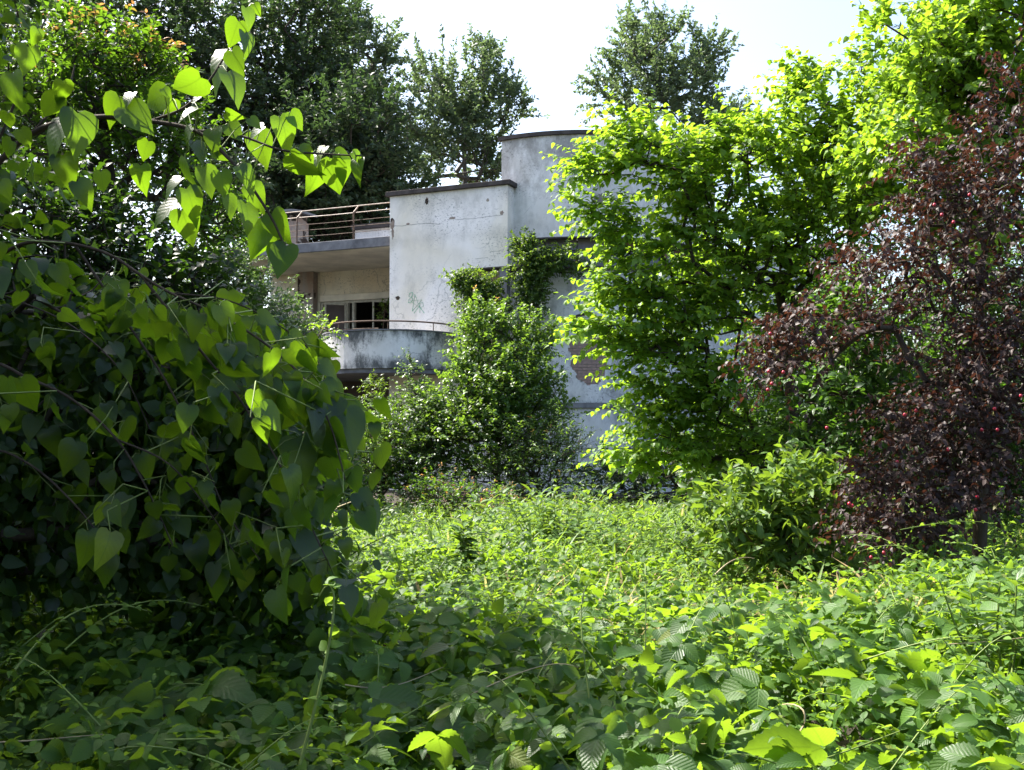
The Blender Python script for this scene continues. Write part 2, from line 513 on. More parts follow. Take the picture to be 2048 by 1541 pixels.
def leaf_variants(t, mat):
    key = (t, mat.name)
    if key not in _leafcache:
        out = []
        for c in (-0.15, 0.05, 0.3, 0.6):
            tv, tf, tuv = TP[t]
            v = tv.copy()
            v[:, 2] -= c * np.maximum(v[:, 1], 0) ** 2
            v[:, 0] *= 0.9 + 0.1 * c
            me = bpy.data.meshes.new("leaf")
            me.from_pydata([tuple(p) for p in v], [], tf)
            lv = np.concatenate([np.array(f) for f in tf])
            uvl = me.uv_layers.new(name="UVMap")
            uvl.data.foreach_set("uv", tuv[lv].reshape(-1).astype(np.float32))
            me.polygons.foreach_set("use_smooth", [True] * len(tf))
            me.materials.append(mat)
            me.update()
            out.append(me)
        _leafcache[key] = out
    return _leafcache[key]


def place_leaf_objects(parent, t, mat, pos, dirs, nrm, scale, name="leaf"):
    var = leaf_variants(t, mat)
    x, y, z = frames(dirs, nrm)
    inv = Matrix.Translation(-parent.location)
    for i in range(len(pos)):
        o = bpy.data.objects.new(name, var[i % len(var)])
        m = Matrix(((x[i, 0], y[i, 0], z[i, 0]), (x[i, 1], y[i, 1], z[i, 1]), (x[i, 2], y[i, 2], z[i, 2]))).to_4x4()
        m = m @ Matrix.Scale(float(scale[i]), 4)
        m.translation = Vector(pos[i]) - parent.location
        o.matrix_basis = m
        o.parent = parent
        COL.objects.link(o)


def foliage(parent, t, mat, pos, dirs, nrm, scale, tone=None, nobj=0, curlv=0.25, name="foliage", obj_t=None):
    """nobj leaves that show largest become objects, the rest one mesh"""
    pos = np.asarray(pos); N = len(pos)
    rnd = rng.random(N)
    if nobj:
        d = pos[:, 1]
        px = pos[:, 0] / np.maximum(d, 0.3); pz = (pos[:, 2] - CAMZ) / np.maximum(d, 0.3) - math.tan(PITCH)
        inview = (np.abs(px) < 0.5) & (np.abs(pz) < 0.37) & (d > 1)
        score = np.where(inview, scale / np.maximum(d, 0.3), 0)
        if tone is not None: score = score * (1 - tone)
        # prefer the near side of the crown
        score *= 1.0 + 0.6 * (pos[:, 2] - pos[:, 2].min()) / (np.ptp(pos[:, 2]) + 1e-6) * 0.2
        pick = np.argsort(-score)[:nobj]
        pick = pick[score[pick] > 0]
        place_leaf_objects(parent, obj_t or t, mat, pos[pick], dirs[pick], nrm[pick], scale[pick])
        keep = np.ones(N, bool); keep[pick] = False
        pos, dirs, nrm, scale, rnd = pos[keep], dirs[keep], nrm[keep], scale[keep], rnd[keep]
        if tone is not None: tone = tone[keep]
    off = np.array(parent.location)[None, :] if parent else 0
    me = leaf_mesh(name, t, pos - off, dirs, nrm, scale, rnd, tone, curlv)
    me.materials.append(mat)
    o = bpy.data.objects.new(name, me)
    COL.objects.link(o)
    if parent: o.parent = parent
    o["kind"] = "stuff"
    return o


# ---------------------------------------------------------------- growing plants
def nz(p, s, seed=0.0):
    return mnoise.noise(Vector((p[0] * s + seed, p[1] * s + seed * 0.7, p[2] * s - seed)))


def sample_blobs(blobs, gap=0.0, gs=1.2, seed=0.0, shell=0.45):
    """blobs: (px, py, d, rx, ry, rd, n) -> targets, outward directions"""
    P, D = [], []
    for bl in blobs:
        if len(bl) == 8:                      # given in metres: centre, radii, count
            c = np.array(bl[:3]); sx, rd, sz = bl[3:6]; n = bl[6]
        else:
            (px, py, d, rx, ry, rd, n) = bl
            c = W(px, py, d)
            sx, sz = rx / F * d, ry / F * d
        k = 0
        tries = 0
        while k < n and tries < n * 6:
            tries += 1
            v = rng.normal(size=3); v /= np.linalg.norm(v)
            r = rng.random() ** shell
            r *= 1.0 + 0.35 * nz(v * 2.2 + c, 1.0, seed + 3)
            p = c + v * r * np.array([sx, rd, sz])
            if p[2] < 0.12: continue
            if gap > 0 and nz(p, gs, seed) < gap - 0.5: continue
            P.append(p); D.append(v); k += 1
    return np.array(P), np.array(D)


def grow(trunk_nodes, targets, step=0.5, horiz=0.35, wander=0.12):
    """connect every target to the nearest node of the growing skeleton"""
    T = np.array(trunk_nodes, float)
    nt = len(targets)
    est = len(T) + nt * 8 + 10
    nodes = np.zeros((est, 3)); parent = -np.ones(est, int)
    nodes[:len(T)] = T
    for i in range(1, len(T)): parent[i] = i - 1
    cnt = len(T)
    base = T[0]
    order = np.argsort(np.min(np.linalg.norm(targets[:, None, :] - T[None, :, :], axis=2), axis=1))
    tips = np.zeros(nt, int)
    for ti in order:
        p = targets[ti]
        dd = nodes[:cnt] - p
        dist = np.sqrt((dd ** 2).sum(1))
        cost = dist + horiz * np.maximum(0, dd[:, 2]) * 2.0 + 0.25 * np.linalg.norm(nodes[:cnt] - base, axis=1)
        j = int(np.argmin(cost))
        n = int(min(7, max(1, round(dist[j] / step))))
        prev = j
        a = nodes[j].copy()
        for s in range(1, n + 1):
            t = s / n
            q = a + (p - a) * t
            if s < n:
                q = q + rng.normal(size=3) * wander * step
                q[2] += math.sin(math.pi * t) * dist[j] * 0.08
            if cnt >= est: break
            nodes[cnt] = q; parent[cnt] = prev; prev = cnt; cnt += 1
        tips[ti] = prev
    return nodes[:cnt], parent[:cnt], tips


def skeleton_mesh(name, mat, nodes, parent, tips, r_tip, p_exp, r_max, root, sides=5, extra=None, min_r=0.0, trunk_n=0):
    cnt = len(nodes)
    load = np.zeros(cnt)
    load[tips] += 1
    for i in range(cnt - 1, 0, -1):
        if parent[i] >= 0: load[parent[i]] += load[i]
    r = np.minimum(r_max, r_tip * np.maximum(load, 1) ** p_exp)
    mb_t, mb_b = MB(), MB()
    off = np.array(root.location)
    for i in range(1, cnt):
        j = parent[i]
        if j < 0 or r[i] < min_r: continue
        rj = min(r[j], r[i] * 1.5)
        mb = mb_t if i < trunk_n else mb_b
        mb.tube([nodes[j] - off, nodes[i] - off], [rj if i >= trunk_n else r[j], r[i]], sides if r[i] > r_tip * 3 else 3, caps=False)
    if extra:
        for pts, rr in extra: mb_b.tube([np.array(p) - off for p in pts], rr, 3, caps=False)
    if mb_t.v: mb_t.build("trunk", mat, root, smooth=True)
    if mb_b.v:
        o = mb_b.build(name, mat, root, smooth=True)
        o["kind"] = "stuff"
    return r


def sprays(origins, dirs, L, K, leaf, spread=0.9, droop=0.25, upn=0.8, jit=0.35, hang=0.0, Lvar=0.35):
    """leafy shoots: K leaves alternately along an axis; returns leaf arrays + shoot curves"""
    S = len(origins)
    d = unit(dirs)
    Ls = L * (1 - Lvar + 2 * Lvar * rng.random(S))
    up = np.array([0, 0, 1.0])
    side = np.cross(d, up[None, :]) + rng.normal(size=(S, 3)) * 0.25
    side = unit(side)
    pos, ld, ln, sc, tn = [], [], [], [], []
    for k in range(K):
        t = (k + 0.6) / K
        p = origins + d * (Ls * t)[:, None]
        p[:, 2] -= droop * Ls * t * t
        ax = d.copy(); ax[:, 2] -= 2 * droop * t
        ax = unit(ax)
        sg = (1 if k % 2 else -1)
        dirn = ax * (1 - spread * 0.55) + side * sg * spread * (0.9 if k < K - 1 else 0.1)
        dirn = dirn + rng.normal(size=(S, 3)) * jit * 0.8
        dirn[:, 2] -= hang
        nn = up[None, :] * upn + rng.normal(size=(S, 3)) * jit + side * sg * -0.15
        pos.append(p + rng.normal(size=(S, 3)) * leaf * 0.12)
        ld.append(dirn); ln.append(nn)
        s = leaf * (0.7 + 0.55 * rng.random(S)) * (1.0 - 0.35 * t ** 3)
        sc.append(s); tn.append(np.full(S, t))
    return (np.concatenate(pos), unit(np.concatenate(ld)), unit(np.concatenate(ln)), np.concatenate(sc), np.concatenate(tn)), Ls


def plant(name, label, cat, base, blobs, mat, bark, leaf, t='ovate', L=0.5, K=9, step=0.5, trunk_h=1.0, r_tip=0.006,
          r_max=0.18, out=0.7, up=0.5, bias=(0, 0, 0), droop=0.25, upn=0.8, jit=0.35, hang=0.0, gap=0.0, gs=1.0, seed=0.0,
          shell=0.45, tone_p=0.0, nobj=0, group=None, sides=5, spread=0.9, stems=1, top=None, shoots=True, p_exp=0.48, tone_top=None, extra_targets=None):
    root = thing(name, label, cat, (base[0], base[1], 0), 0, group)
    P, D = sample_blobs(blobs, gap, gs, seed, shell)
    if extra_targets is not None:
        P = np.concatenate([P, extra_targets[0]]); D = np.concatenate([D, extra_targets[1]])
    base = np.array(base, float)
    cen = P.mean(0)
    if top is None:
        top = cen.copy()
    trunk = []
    nn = 6
    for i in range(nn + 1):
        s = i / nn
        q = np.array([base[0], base[1], -0.1]) * (1 - s) + np.array(top) * s
        q[:2] = base[:2] + (np.array(top)[:2] - base[:2]) * s ** 1.6
        q += rng.normal(size=3) * 0.03 * (i > 0)
        trunk.append(q)
    nodes, par, tips = grow(trunk, P, step)
    skeleton_mesh("branches", bark, nodes, par, tips, r_tip, p_exp, r_max, root, sides,
                  trunk_n=nn + 1)
    # shoot directions: outward, upward and along the parent branch
    pd = unit(nodes[tips] - nodes[np.maximum(par[tips], 0)])
    dirs = unit(D * out + pd * 0.6 + np.array(bias)[None, :] + np.array([0, 0, up])[None, :] + rng.normal(size=D.shape) * 0.25)
    (pos, ld, ln, sc, tt), Ls = sprays(P, dirs, L, K, leaf, spread, droop, upn, jit, hang)
    tone = None
    if tone_p > 0:
        S = len(P)
        hit = rng.random(S) < tone_p
        if tone_top is not None: hit &= P[:, 2] > tone_top
        tone = np.tile(hit.astype(float), K) * np.clip((tt - 0.55) * 2.5, 0, 1) * (0.5 + 0.5 * rng.random(len(tt)))
    if shoots:
        mb = MB()
        off = np.array(root.location)
        for i in range(len(P)):
            a = P[i] - off
            m = a + dirs[i] * Ls[i] * 0.5; m[2] -= droop * Ls[i] * 0.25
            e = a + dirs[i] * Ls[i] * 0.95; e[2] -= droop * Ls[i] * 0.9
            mb.tube([a, m, e], [r_tip * 0.8, r_tip * 0.6, r_tip * 0.35], 3, caps=False)
        o = mb.build("twigs", bark, root); o["kind"] = "stuff"
    foliage(root, t, mat, pos, ld, ln, sc, tone, nobj)
    return root


# ================================================================ SETTING
def terrain():
    n = 90
    xs = np.sign(np.linspace(-1, 1, n)) * np.abs(np.linspace(-1, 1, n)) ** 3 * 400
    ys = np.sign(np.linspace(-1, 1, n)) * np.abs(np.linspace(-1, 1, n)) ** 3 * 400 + 12
    V = []
    for yv in ys:
        for xv in xs:
            V.append((xv, yv, 0.05 * mnoise.noise(Vector((xv * 0.3, yv * 0.3, 0))) - 0.02))
    Fc = [(j * n + i, j * n + i + 1, (j + 1) * n + i + 1, (j + 1) * n + i) for j in range(n - 1) for i in range(n - 1)]
    me = bpy.data.meshes.new("ground")
    me.from_pydata(V, [], Fc)
    me.materials.append(M['soil'])
    o = bpy.data.objects.new("ground", me)
    COL.objects.link(o)
    tag(o, "dark soil and leaf litter under the weeds and brambles", "ground", kind="structure")


terrain()

# ================================================================ HOUSE
house = thing("house", "derelict white modernist house with curved tower, terrace and round balcony, half swallowed by greenery",
              "house", (-0.11, 25.0, 0), R_(-23))


def hpart(mb, name, mat, label=None, parent=None, smooth=False, bevel=0.0):
    o = mb.build(name, mat, parent or house, smooth, bevel)
    if label: o["label"] = label
    return o


def prism(poly, b0, b1):
    m = MB()
    n = len(poly)
    m.v = [(a, b0, z) for a, z in poly] + [(a, b1, z) for a, z in poly]
    m.f = [tuple(range(n)), tuple(reversed(range(n, 2 * n)))]
    for i in range(n):
        j = (i + 1) % n
        m.f.append((i, i + n, j + n, j))
    return m


# --- projecting square block
blk = prism([(-3.4, 0), (0, 0), (0, 3.0), (-1.25, 3.0), (-1.25, 5.7), (0, 5.7), (0, 7.76), (-3.4, 7.76)], 0.0, 3.6)
block = hpart(blk, "wall", M['plaster'], "plain white wall of the square block with stained upper part and green graffiti")
hpart(MB().box(-3.49, 0.09, -0.08, 3.7, 7.762, 7.88), "coping", M['coping'], "dark flat coping on the square block", bevel=0.01)
hpart(MB().box(-1.26, -0.002, -0.02, 0.5, 5.66, 5.698), "lintel", M['coping'])
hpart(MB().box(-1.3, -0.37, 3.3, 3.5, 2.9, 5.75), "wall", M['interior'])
hpart(MB().box(-0.24, -0.03, 0.03, 0.26, 3.0, 5.66), "column", M['blind'], "grey corner column between the creepers", bevel=0.01)
hpart(MB().box(0.03, 0.13, 0.22, 0.34, 3.4, 4.75), "downpipe", M['plaster'], "short white post beside the grey column")


def graf(pts, r=0.011):
    m = MB()
    m.tube([(a, -0.004, z) for a, z in pts], r, 5)
    return m


gz = lambda px, py: (-3.4 + (px - 777.5) * 0.0148, 4.36 + (660 - py) * 0.01315)
gr = MB()
for st in ([(824, 598), (818, 600), (817, 606), (822, 608), (817, 612), (816, 618), (821, 619), (825, 613), (822, 608), (825, 602), (824, 598)],
           [(829, 606), (832, 609)],
           [(824, 636), (829, 602), (839, 630), (820, 615), (843, 614), (824, 636)],
           [(827, 640), (838, 626), (847, 640)],
           [(839, 640), (839, 620), (845, 620), (846, 627), (840, 630), (848, 641)]):
    gr.tube([(gz(x, y)[0], -0.004, gz(x, y)[1]) for x, y in st], 0.0075, 5)
hpart(gr, "graffiti", M['graffiti'], "small scrawled green letters B, A and R around a star")

# long crack across the block, with broken patches at its ends
for z0, a0, a1, rr in ((6.97, -3.38, -1.9, 0.0045), (7.02, -1.7, -0.12, 0.0035), (6.1, -0.5, -0.1, 0.003), (5.95, -0.9, -0.55, 0.003)):
    m = MB()
    n_ = max(4, int((a1 - a0) / 0.07))
    pts = []
    zz = z0
    for i in range(n_ + 1):
        zz += rng.normal() * 0.010 + (z0 - zz) * 0.1
        pts.append((a0 + (a1 - a0) * i / n_, 0.0, zz))
    m.tube(pts, rr, 4)
    hpart(m, "crack", M['coping'])
for (a, z0, w, h) in ((-3.33, 7.02, 0.07, 0.16), (-3.31, 6.76, 0.035, 0.14), (-2.85, 6.99, 0.05, 0.03), (-1.55, 7.04, 0.09, 0.03), (-0.16, 7.06, 0.055, 0.05), (-0.55, 7.42, 0.04, 0.04), (-2.3, 7.55, 0.05, 0.09), (-3.15, 5.05, 0.06, 0.06)):
    m = MB()
    n_ = 14
    rim = []
    for i in range(n_):
        t = 2 * math.pi * i / n_
        k_ = 0.75 + 0.5 * rng.random()
        rim.append((max(-3.397, a + w * k_ * math.cos(t)), z0 + h * k_ * math.sin(t)))
    hpart(prism(rim, -0.0025, 0.01), "broken_plaster", M['pillar'])

# --- curved tower
TC = (0.261, 4.40)
D = R_


def shell(mb, t0, t1, z0, z1, r0, r1, nt, nz, hole=None):
    """plaster coat with an irregular hole"""
    ts = np.linspace(t0, t1, nt + 1); zs = np.linspace(z0, z1, nz + 1)
    solid = np.ones((nt, nz), bool)
    if hole:
        for i in range(nt):
            for j in range(nz):
                solid[i, j] = not hole((ts[i] + ts[i + 1]) / 2, (zs[j] + zs[j + 1]) / 2)
    jit = {}

    def vid(i, j, lay):
        key = (i, j, lay)
        if key not in jit:
            t, z = ts[i], zs[j]
            if 0 < i < nt and 0 < j < nz and hole:
                rr = random.Random(i * 991 + j)
                t += (rr.random() - 0.5) * (ts[1] - ts[0]) * 0.8
                z += (rr.random() - 0.5) * (zs[1] - zs[0]) * 0.8
            r = r1 if lay else r0
            jit[key] = len(mb.v)
            mb.v.append((TC[0] + r * math.sin(t), TC[1] - r * math.cos(t), z))
        return jit[key]
    for i in range(nt):
        for j in range(nz):
            if not solid[i, j]: continue
            mb.f.append((vid(i, j, 1), vid(i + 1, j, 1), vid(i + 1, j + 1, 1), vid(i, j + 1, 1)))
            for di, dj, e in ((-1, 0, ((0, 0), (0, 1))), (1, 0, ((1, 1), (1, 0))), (0, -1, ((1, 0), (0, 0))), (0, 1, ((0, 1), (1, 1)))):
                a, b = i + di, j + dj
                if a < 0 or b < 0 or a >= nt or b >= nz or not solid[a, b]:
                    p, q = e
                    mb.f.append((vid(i + p[0], j + p[1], 1), vid(i + q[0], j + q[1], 1), vid(i + q[0], j + q[1], 0), vid(i + p[0], j + p[1], 0)))


def brick_hole(t, z):
    x = (t - D(25.0)) * 4.0
    zz = z - 3.55
    # a ragged wedge, wide above and pointed at the lower left
    w = 0.62 + 0.25 * zz
    v = math.hypot(x / (0.60 + 0.22 * zz if zz > -0.6 else 0.5), (zz - 0.06 * x * 3) / 0.88)
    v += 0.42 * mnoise.noise(Vector((x * 2.1, zz * 2.1, 4.2))) + 0.16 * mnoise.noise(Vector((x * 7, zz * 7, 1.2)))
    return v < 0.86


hpart(MB().arc(*TC, 3.55, 4.0, D(-9), D(150), 6.44, 9.03, 54), "wall", M['plaster_tower'],
      "upper curved wall of the tower, grey and flaking", smooth=False)
hpart(MB().box(-0.36, -0.05, 0.52, 7.0, 5.7, 9.02), "wall", M['plaster_tower'])
hpart(MB().arc(*TC, 3.3, 4.07, D(-10), D(150), 9.032, 9.13, 54), "coping", M['coping'], "dark curved coping on the tower")
hpart(MB().arc(*TC, 0.0, 3.32, D(-10), D(150), 8.9, 8.98, 30), "roof", M['fascia'])
hpart(MB().arc(*TC, 3.9, 4.02, D(-9), D(150), 6.40, 6.438, 54), "lintel", M['coping'])
low = MB()
shell(low, D(-9), D(13), 2.26, 4.384, 3.965, 4.0, 9, 1)
shell(low, D(37), D(150), 2.26, 4.384, 3.965, 4.0, 34, 1)
shell(low, D(13), D(37), 2.26, 4.384, 3.965, 4.0, 58, 74, brick_hole)
shell(low, D(-9), D(13), 4.398, 5.58, 3.965, 4.0, 9, 1)
shell(low, D(37), D(150), 4.398, 5.58, 3.965, 4.0, 34, 1)
shell(low, D(13), D(37), 4.398, 5.58, 3.965, 4.0, 58, 40, brick_hole)
hpart(low, "wall", M['plaster_low'], "lower curved wall with a broken patch baring the bricks")
hpart(MB().arc(*TC, 3.6, 3.962, D(-9), D(150), 0.0, 5.575, 40), "wall_core", M['mortar'])
hpart(MB().arc(*TC, 3.4, 4.045, D(-9), D(150), 5.585, 5.69, 54), "sill", M['coping'], "dark curved ledge under the ribbon window")
hpart(MB().arc(*TC, 3.7, 4.075, D(-9), D(150), 2.13, 2.255, 54), "ledge", M['fascia'], "thin dark ledge around the foot of the tower")
hpart(MB().arc(*TC, 3.8, 4.01, D(-9), D(150), 0.0, 2.125, 54), "wall", M['plaster_low'])
# loose rendering hanging over the crack right of the shrub
hpart(MB().tube([(TC[0] + 4.03 * math.sin(D(t)), TC[1] - 4.03 * math.cos(D(t)), z) for t, z in
                 ((17, 4.42), (18.5, 4.40), (20, 4.44), (22, 4.47), (24, 4.49))], [0.01, 0.025, 0.03, 0.035, 0.03], 6), "wire", M['coping'])
# bricks in the broken patch
bm_ = MB().box(-0.115, 0.115, -0.012, 0.03, -0.034, 0.034)
bmesh0 = bpy.data.meshes.new("brick")
bmesh0.from_pydata(bm_.v, [], bm_.f)
bmesh0.materials.append(M['brick'])
row = 0
z = 2.62
while z < 5.2:
    t = D(13) + (0.03 if row % 2 else 0.0)
    while t < D(37):
        if brick_hole(t, z) or brick_hole(t - 0.02, z) or brick_hole(t + 0.02, z):
            o = bpy.data.objects.new("brick", bmesh0)
            r = 3.968 + rng.normal() * 0.003
            o.location = (TC[0] + r * math.sin(t), TC[1] - r * math.cos(t), z)
            o.rotation_euler = (0, rng.normal() * 0.01, t)
            o.parent = house
            COL.objects.link(o)
        t += 0.242 / 4.0
    z += 0.08
    row += 1
# ribbon window
for i in range(9):
    t0 = -6 + i * 13.0
    hpart(MB().arc(*TC, 3.56, 3.58, D(t0 + 0.5), D(t0 + 12.5), 5.70, 6.15, 5), "window_pane", M['glass'])
    hpart(MB().arc(*TC, 3.60, 3.66, D(t0 + 0.2), D(t0 + 12.8), 6.16, 6.43, 5), "shutter_box", M['blind'] if i < 3 else M['brown_frame'])
    t = D(t0)
    mm = MB().box(-0.05, 0.05, -0.06, 0.05, 5.692, 6.158)
    o = hpart(mm, "mullion", M['brown_frame'])
    o.location = (TC[0] + 3.64 * math.sin(t), TC[1] - 3.64 * math.cos(t), 0)
    o.rotation_euler = (0, 0, t)
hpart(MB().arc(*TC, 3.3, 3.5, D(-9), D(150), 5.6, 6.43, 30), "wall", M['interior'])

# --- right wing, mostly hidden by the lime green tree
hpart(MB().box(3.0, 7.2, 5.2, 10.0, 0.0, 6.5), "wall", M['plaster_low'])
hpart(MB().box(2.9, 7.3, 5.1, 10.1, 6.502, 6.65), "coping", M['coping'])

# --- terrace slab and loggia
hpart(MB().box(-9.7, -3.402, 0.08, 7.2, 6.47, 6.73), "slab", M['fascia'], "grey weathered edge of the terrace slab", bevel=0.012)
hpart(MB().box(-9.6, -3.403, 0.15, 3.2, 6.452, 6.467), "soffit", M['soffit'], "cream soffit under the terrace")
lg = MB().box(-9.6, -7.72, 3.2, 3.45, 3.2, 6.45).box(-7.718, -3.41, 3.2, 3.45, 5.73, 6.45).box(-4.05, -3.41, 3.2, 3.45, 3.2, 5.728)
hpart(lg, "wall", M['cream'], "cream loggia wall under the terrace")
hpart(MB().box(-7.70, -4.06, 3.14, 3.3, 5.52, 5.72), "lintel", M['soffit'], bevel=0.01)
hpart(MB().box(-9.7, -3.403, 0.2, 7.2, 3.0, 3.2), "floor_slab", M['fascia'])
hpart(MB().box(-9.7, -5.15, 0.2, 0.36, 3.202, 4.0), "parapet", M['cream'])
hpart(MB().box(-9.6, -3.402, 2.6, 2.9, 0.0, 2.998), "wall", M['interior'])  # dark colour here stands in for the shade under the loggia
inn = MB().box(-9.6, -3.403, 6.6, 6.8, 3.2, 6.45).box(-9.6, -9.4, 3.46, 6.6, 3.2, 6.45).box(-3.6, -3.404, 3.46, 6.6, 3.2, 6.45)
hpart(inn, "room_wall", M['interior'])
hpart(MB().box(-8.38, -7.80, 2.93, 3.195, 3.2, 6.45), "pillar", M['pillar'], "pillar with rotten brown and black stains beside the window", bevel=0.02)
# door window frame with open casements
fr = MB()
fr.box(-7.70, -7.63, 3.22, 3.3, 3.2, 5.518)
fr.box(-7.628, -4.06, 3.22, 3.3, 5.45, 5.517)
wf = hpart(fr, "window_frame", M['frame'], "cream frame of the wide loggia window")
for a in (-6.74, -6.52, -5.05):
    hpart(MB().box(a - 0.04, a + 0.04, 3.2, 3.31, 3.2, 5.449), "mullion", M['frame'], parent=wf)
hpart(MB().box(-7.6, -6.8, 3.24, 3.28, 3.2, 5.44), "shutter", M['interior'], parent=wf)


def casement(a, w, ang):
    m = MB()
    for x0, x1, z0, z1 in ((0, 0.05, 3.3, 5.42), (w - 0.05, w, 3.3, 5.42), (0.052, w - 0.052, 5.37, 5.42), (0.052, w - 0.052, 3.3, 3.36), (0.052, w - 0.052, 4.06, 4.10)):
        m.box(-x1, -x0, -0.02, 0.02, z0, z1)
    o = hpart(m, "casement", M['frame'], "open cream casement without glass")
    o.location = (a, 3.15, 0)
    o.rotation_euler = (0, 0, R_(ang))


casement(-6.74, 0.66, 42)
casement(-5.05, 0.66, 38)

# --- round balcony
BC = (-3.3, 0.0)
bal = MB().arc(*BC, 1.64, 1.80, D(-90), D(90), 3.10, 4.03, 44)
balc = hpart(bal, "balcony", M['plaster_balc'], "round balcony with blotched and mildewed white parapet")
hpart(MB().arc(*BC, 1.62, 1.825, D(-90), D(90), 4.032, 4.062, 44), "rim", M['fascia'], parent=balc)
hpart(MB().arc(*BC, 0.0, 1.74, D(-90), D(90), 2.99, 3.098, 44), "balcony_floor", M['fascia'], parent=balc)
rp = [(BC[0] + 1.72 * math.sin(D(t)), BC[1] - 1.72 * math.cos(D(t)), 4.27) for t in np.linspace(-84, 89, 40)]
rp = [(BC[0] + 1.72 * math.sin(D(-92)), 0.03, 4.08), (BC[0] + 1.725 * math.sin(D(-89)), -0.03, 4.2)] + rp
hpart(MB().tube(rp, 0.02, 7), "handrail", M['rust'], "rusty bent handrail of the balcony", parent=balc, smooth=True)
for t in (-62, -22, 26, 66):
    x, y = BC[0] + 1.72 * math.sin(D(t)), BC[1] - 1.72 * math.cos(D(t))
    hpart(MB().tube([(x, y, 4.06), (x, y, 4.26)], 0.012, 6), "baluster", M['rust'], parent=balc)
rp2 = [(BC[0] + 1.70 * math.sin(D(t)), BC[1] - 1.70 * math.cos(D(t)), 4.085) for t in np.linspace(-35, 18, 14)]
hpart(MB().tube(rp2, 0.014, 6), "pipe", M['rust'], parent=balc, smooth=True)

# --- terrace railing
posts = [-9.2, -8.34, -6.5, -4.66]
rail_b = 0.22
for a in (-8.34, -6.5, -4.66):
    hpart(MB().tube([(a, rail_b, 6.73), (a, rail_b, 7.49)], 0.021, 6), "railing_post", M['rust'])
    hpart(MB().tube([(a, rail_b, 7.49), (a + 0.05, rail_b + 0.17, 7.70)], 0.019, 6), "railing_bracket", M['railing'])
for k, zz in enumerate((6.95, 7.12, 7.28, 7.49)):
    m = MB().tube([(-9.6, rail_b + 0.03, zz), (-6.5, rail_b + 0.03, zz + 0.008), (-5.4, rail_b + 0.03, zz - 0.006), (-3.42, rail_b + 0.03, zz)], 0.009 if k < 3 else 0.013, 5)
    hpart(m, "rail", M['rust'] if k < 3 else M['railing'])
hpart(MB().tube([(-9.6, rail_b + 0.17, 7.705), (-3.42, rail_b + 0.17, 7.705)], 0.016, 6), "rail", M['railing'], "pale top rail of the terrace railing")
hpart(MB().box(-6.97, -3.41, 4.0, 4.25, 6.732, 7.86), "terrace_wall", M['plaster'], "low white wall at the back of the terrace")
hpart(MB().box(-7.05, -3.42, 3.9, 4.35, 7.862, 8.02), "coping", M['coping'])
ch = hpart(MB().box(-8.31, -7.72, 2.0, 2.55, 6.732, 7.85), "chimney", M['pillar'], "squat weathered chimney on the terrace")
for a in (-8.29, -8.05, -7.81):
    hpart(MB().box(a, a + 0.07, 2.02, 2.5, 7.852, 8.05), "chimney_pier", M['pillar'], parent=ch)
capm = MB()
for i in range(8):
    a0, a1 = -8.52 + i * 0.127, -8.52 + (i + 1) * 0.127
    h0, h1 = 8.055 + 0.07 * math.sin(math.pi * i / 8), 8.055 + 0.07 * math.sin(math.pi * (i + 1) / 8)
    capm.quadbox([(a0, 1.85, h0), (a1, 1.85, h1), (a1, 2.7, h1), (a0, 2.7, h0), (a0, 1.85, h0 + 0.07), (a1, 1.85, h1 + 0.07), (a1, 2.7, h1 + 0.07), (a0, 2.7, h0 + 0.07)])
hpart(capm, "chimney_cap", M['fascia'], parent=ch)

# ================================================================ DISTANT TREES
def bx(px, d):
    p = W(px, 850, d)
    return (p[0], d)


plant("evergreen_tree", "evergreen tree far behind the thicket at the left edge", "tree", (-19, 30),
      [(-19, 30, 4.5, 5, 3, 4, 420, 'w'), (-13, 31, 3.2, 3.5, 2.5, 3, 260, 'w'), (-26, 32, 5, 5, 3, 5, 300, 'w')], M['l_far_dark'], M['bark'], seed=71, t='tiny', leaf=0.26, L=1.1, K=20, step=0.9, r_tip=0.01)
plant("evergreen_tree", "evergreen tree far behind the purple tree at the right edge", "tree", (17, 30),
      [(15, 29, 4, 4, 2.5, 4, 380, 'w'), (21, 31, 4.5, 5, 3, 4.5, 380, 'w')], M['l_far_dark'], M['bark'], seed=72, t='tiny', leaf=0.26, L=1.1, K=20, step=0.9, r_tip=0.01)
FAR = dict(t='tiny', leaf=0.24, L=1.1, K=24, step=0.9, r_tip=0.010, droop=0.15, upn=0.6, jit=0.5, p_exp=0.5, r_max=0.4)
plant("evergreen_tree", "huge dark evergreen tree filling the sky at the top left corner", "tree", bx(120, 36),
      [(120, 60, 36, 300, 120, 3.5, 420), (60, 250, 36, 260, 170, 3, 300), (300, 130, 37, 130, 160, 3, 260), (-150, 150, 36, 200, 300, 3, 160)],
      M['l_far_dark'], M['bark'], seed=1, **FAR)
plant("evergreen_tree", "tall dark evergreen tree behind the terrace, left of the open tree crowns", "tree", bx(500, 38),
      [(470, 90, 38, 190, 160, 4, 420), (610, 60, 38, 80, 110, 3, 160), (560, 250, 38, 190, 130, 4, 480), (400, 330, 38, 180, 120, 4, 260), (620, 190, 38, 90, 100, 3, 130)],
      M['l_far_dark'], M['bark'], seed=2, **FAR)
plant("evergreen_tree", "low dark evergreen tree directly above the terrace railing", "tree", bx(680, 34),
      [(680, 390, 34, 130, 90, 3, 480), (740, 290, 34, 65, 110, 2.5, 210), (590, 430, 34, 150, 80, 3, 420), (640, 290, 34, 100, 60, 2.5, 130), (800, 390, 34, 60, 60, 2, 60)],
      M['l_far_dark'], M['bark'], seed=3, **FAR)
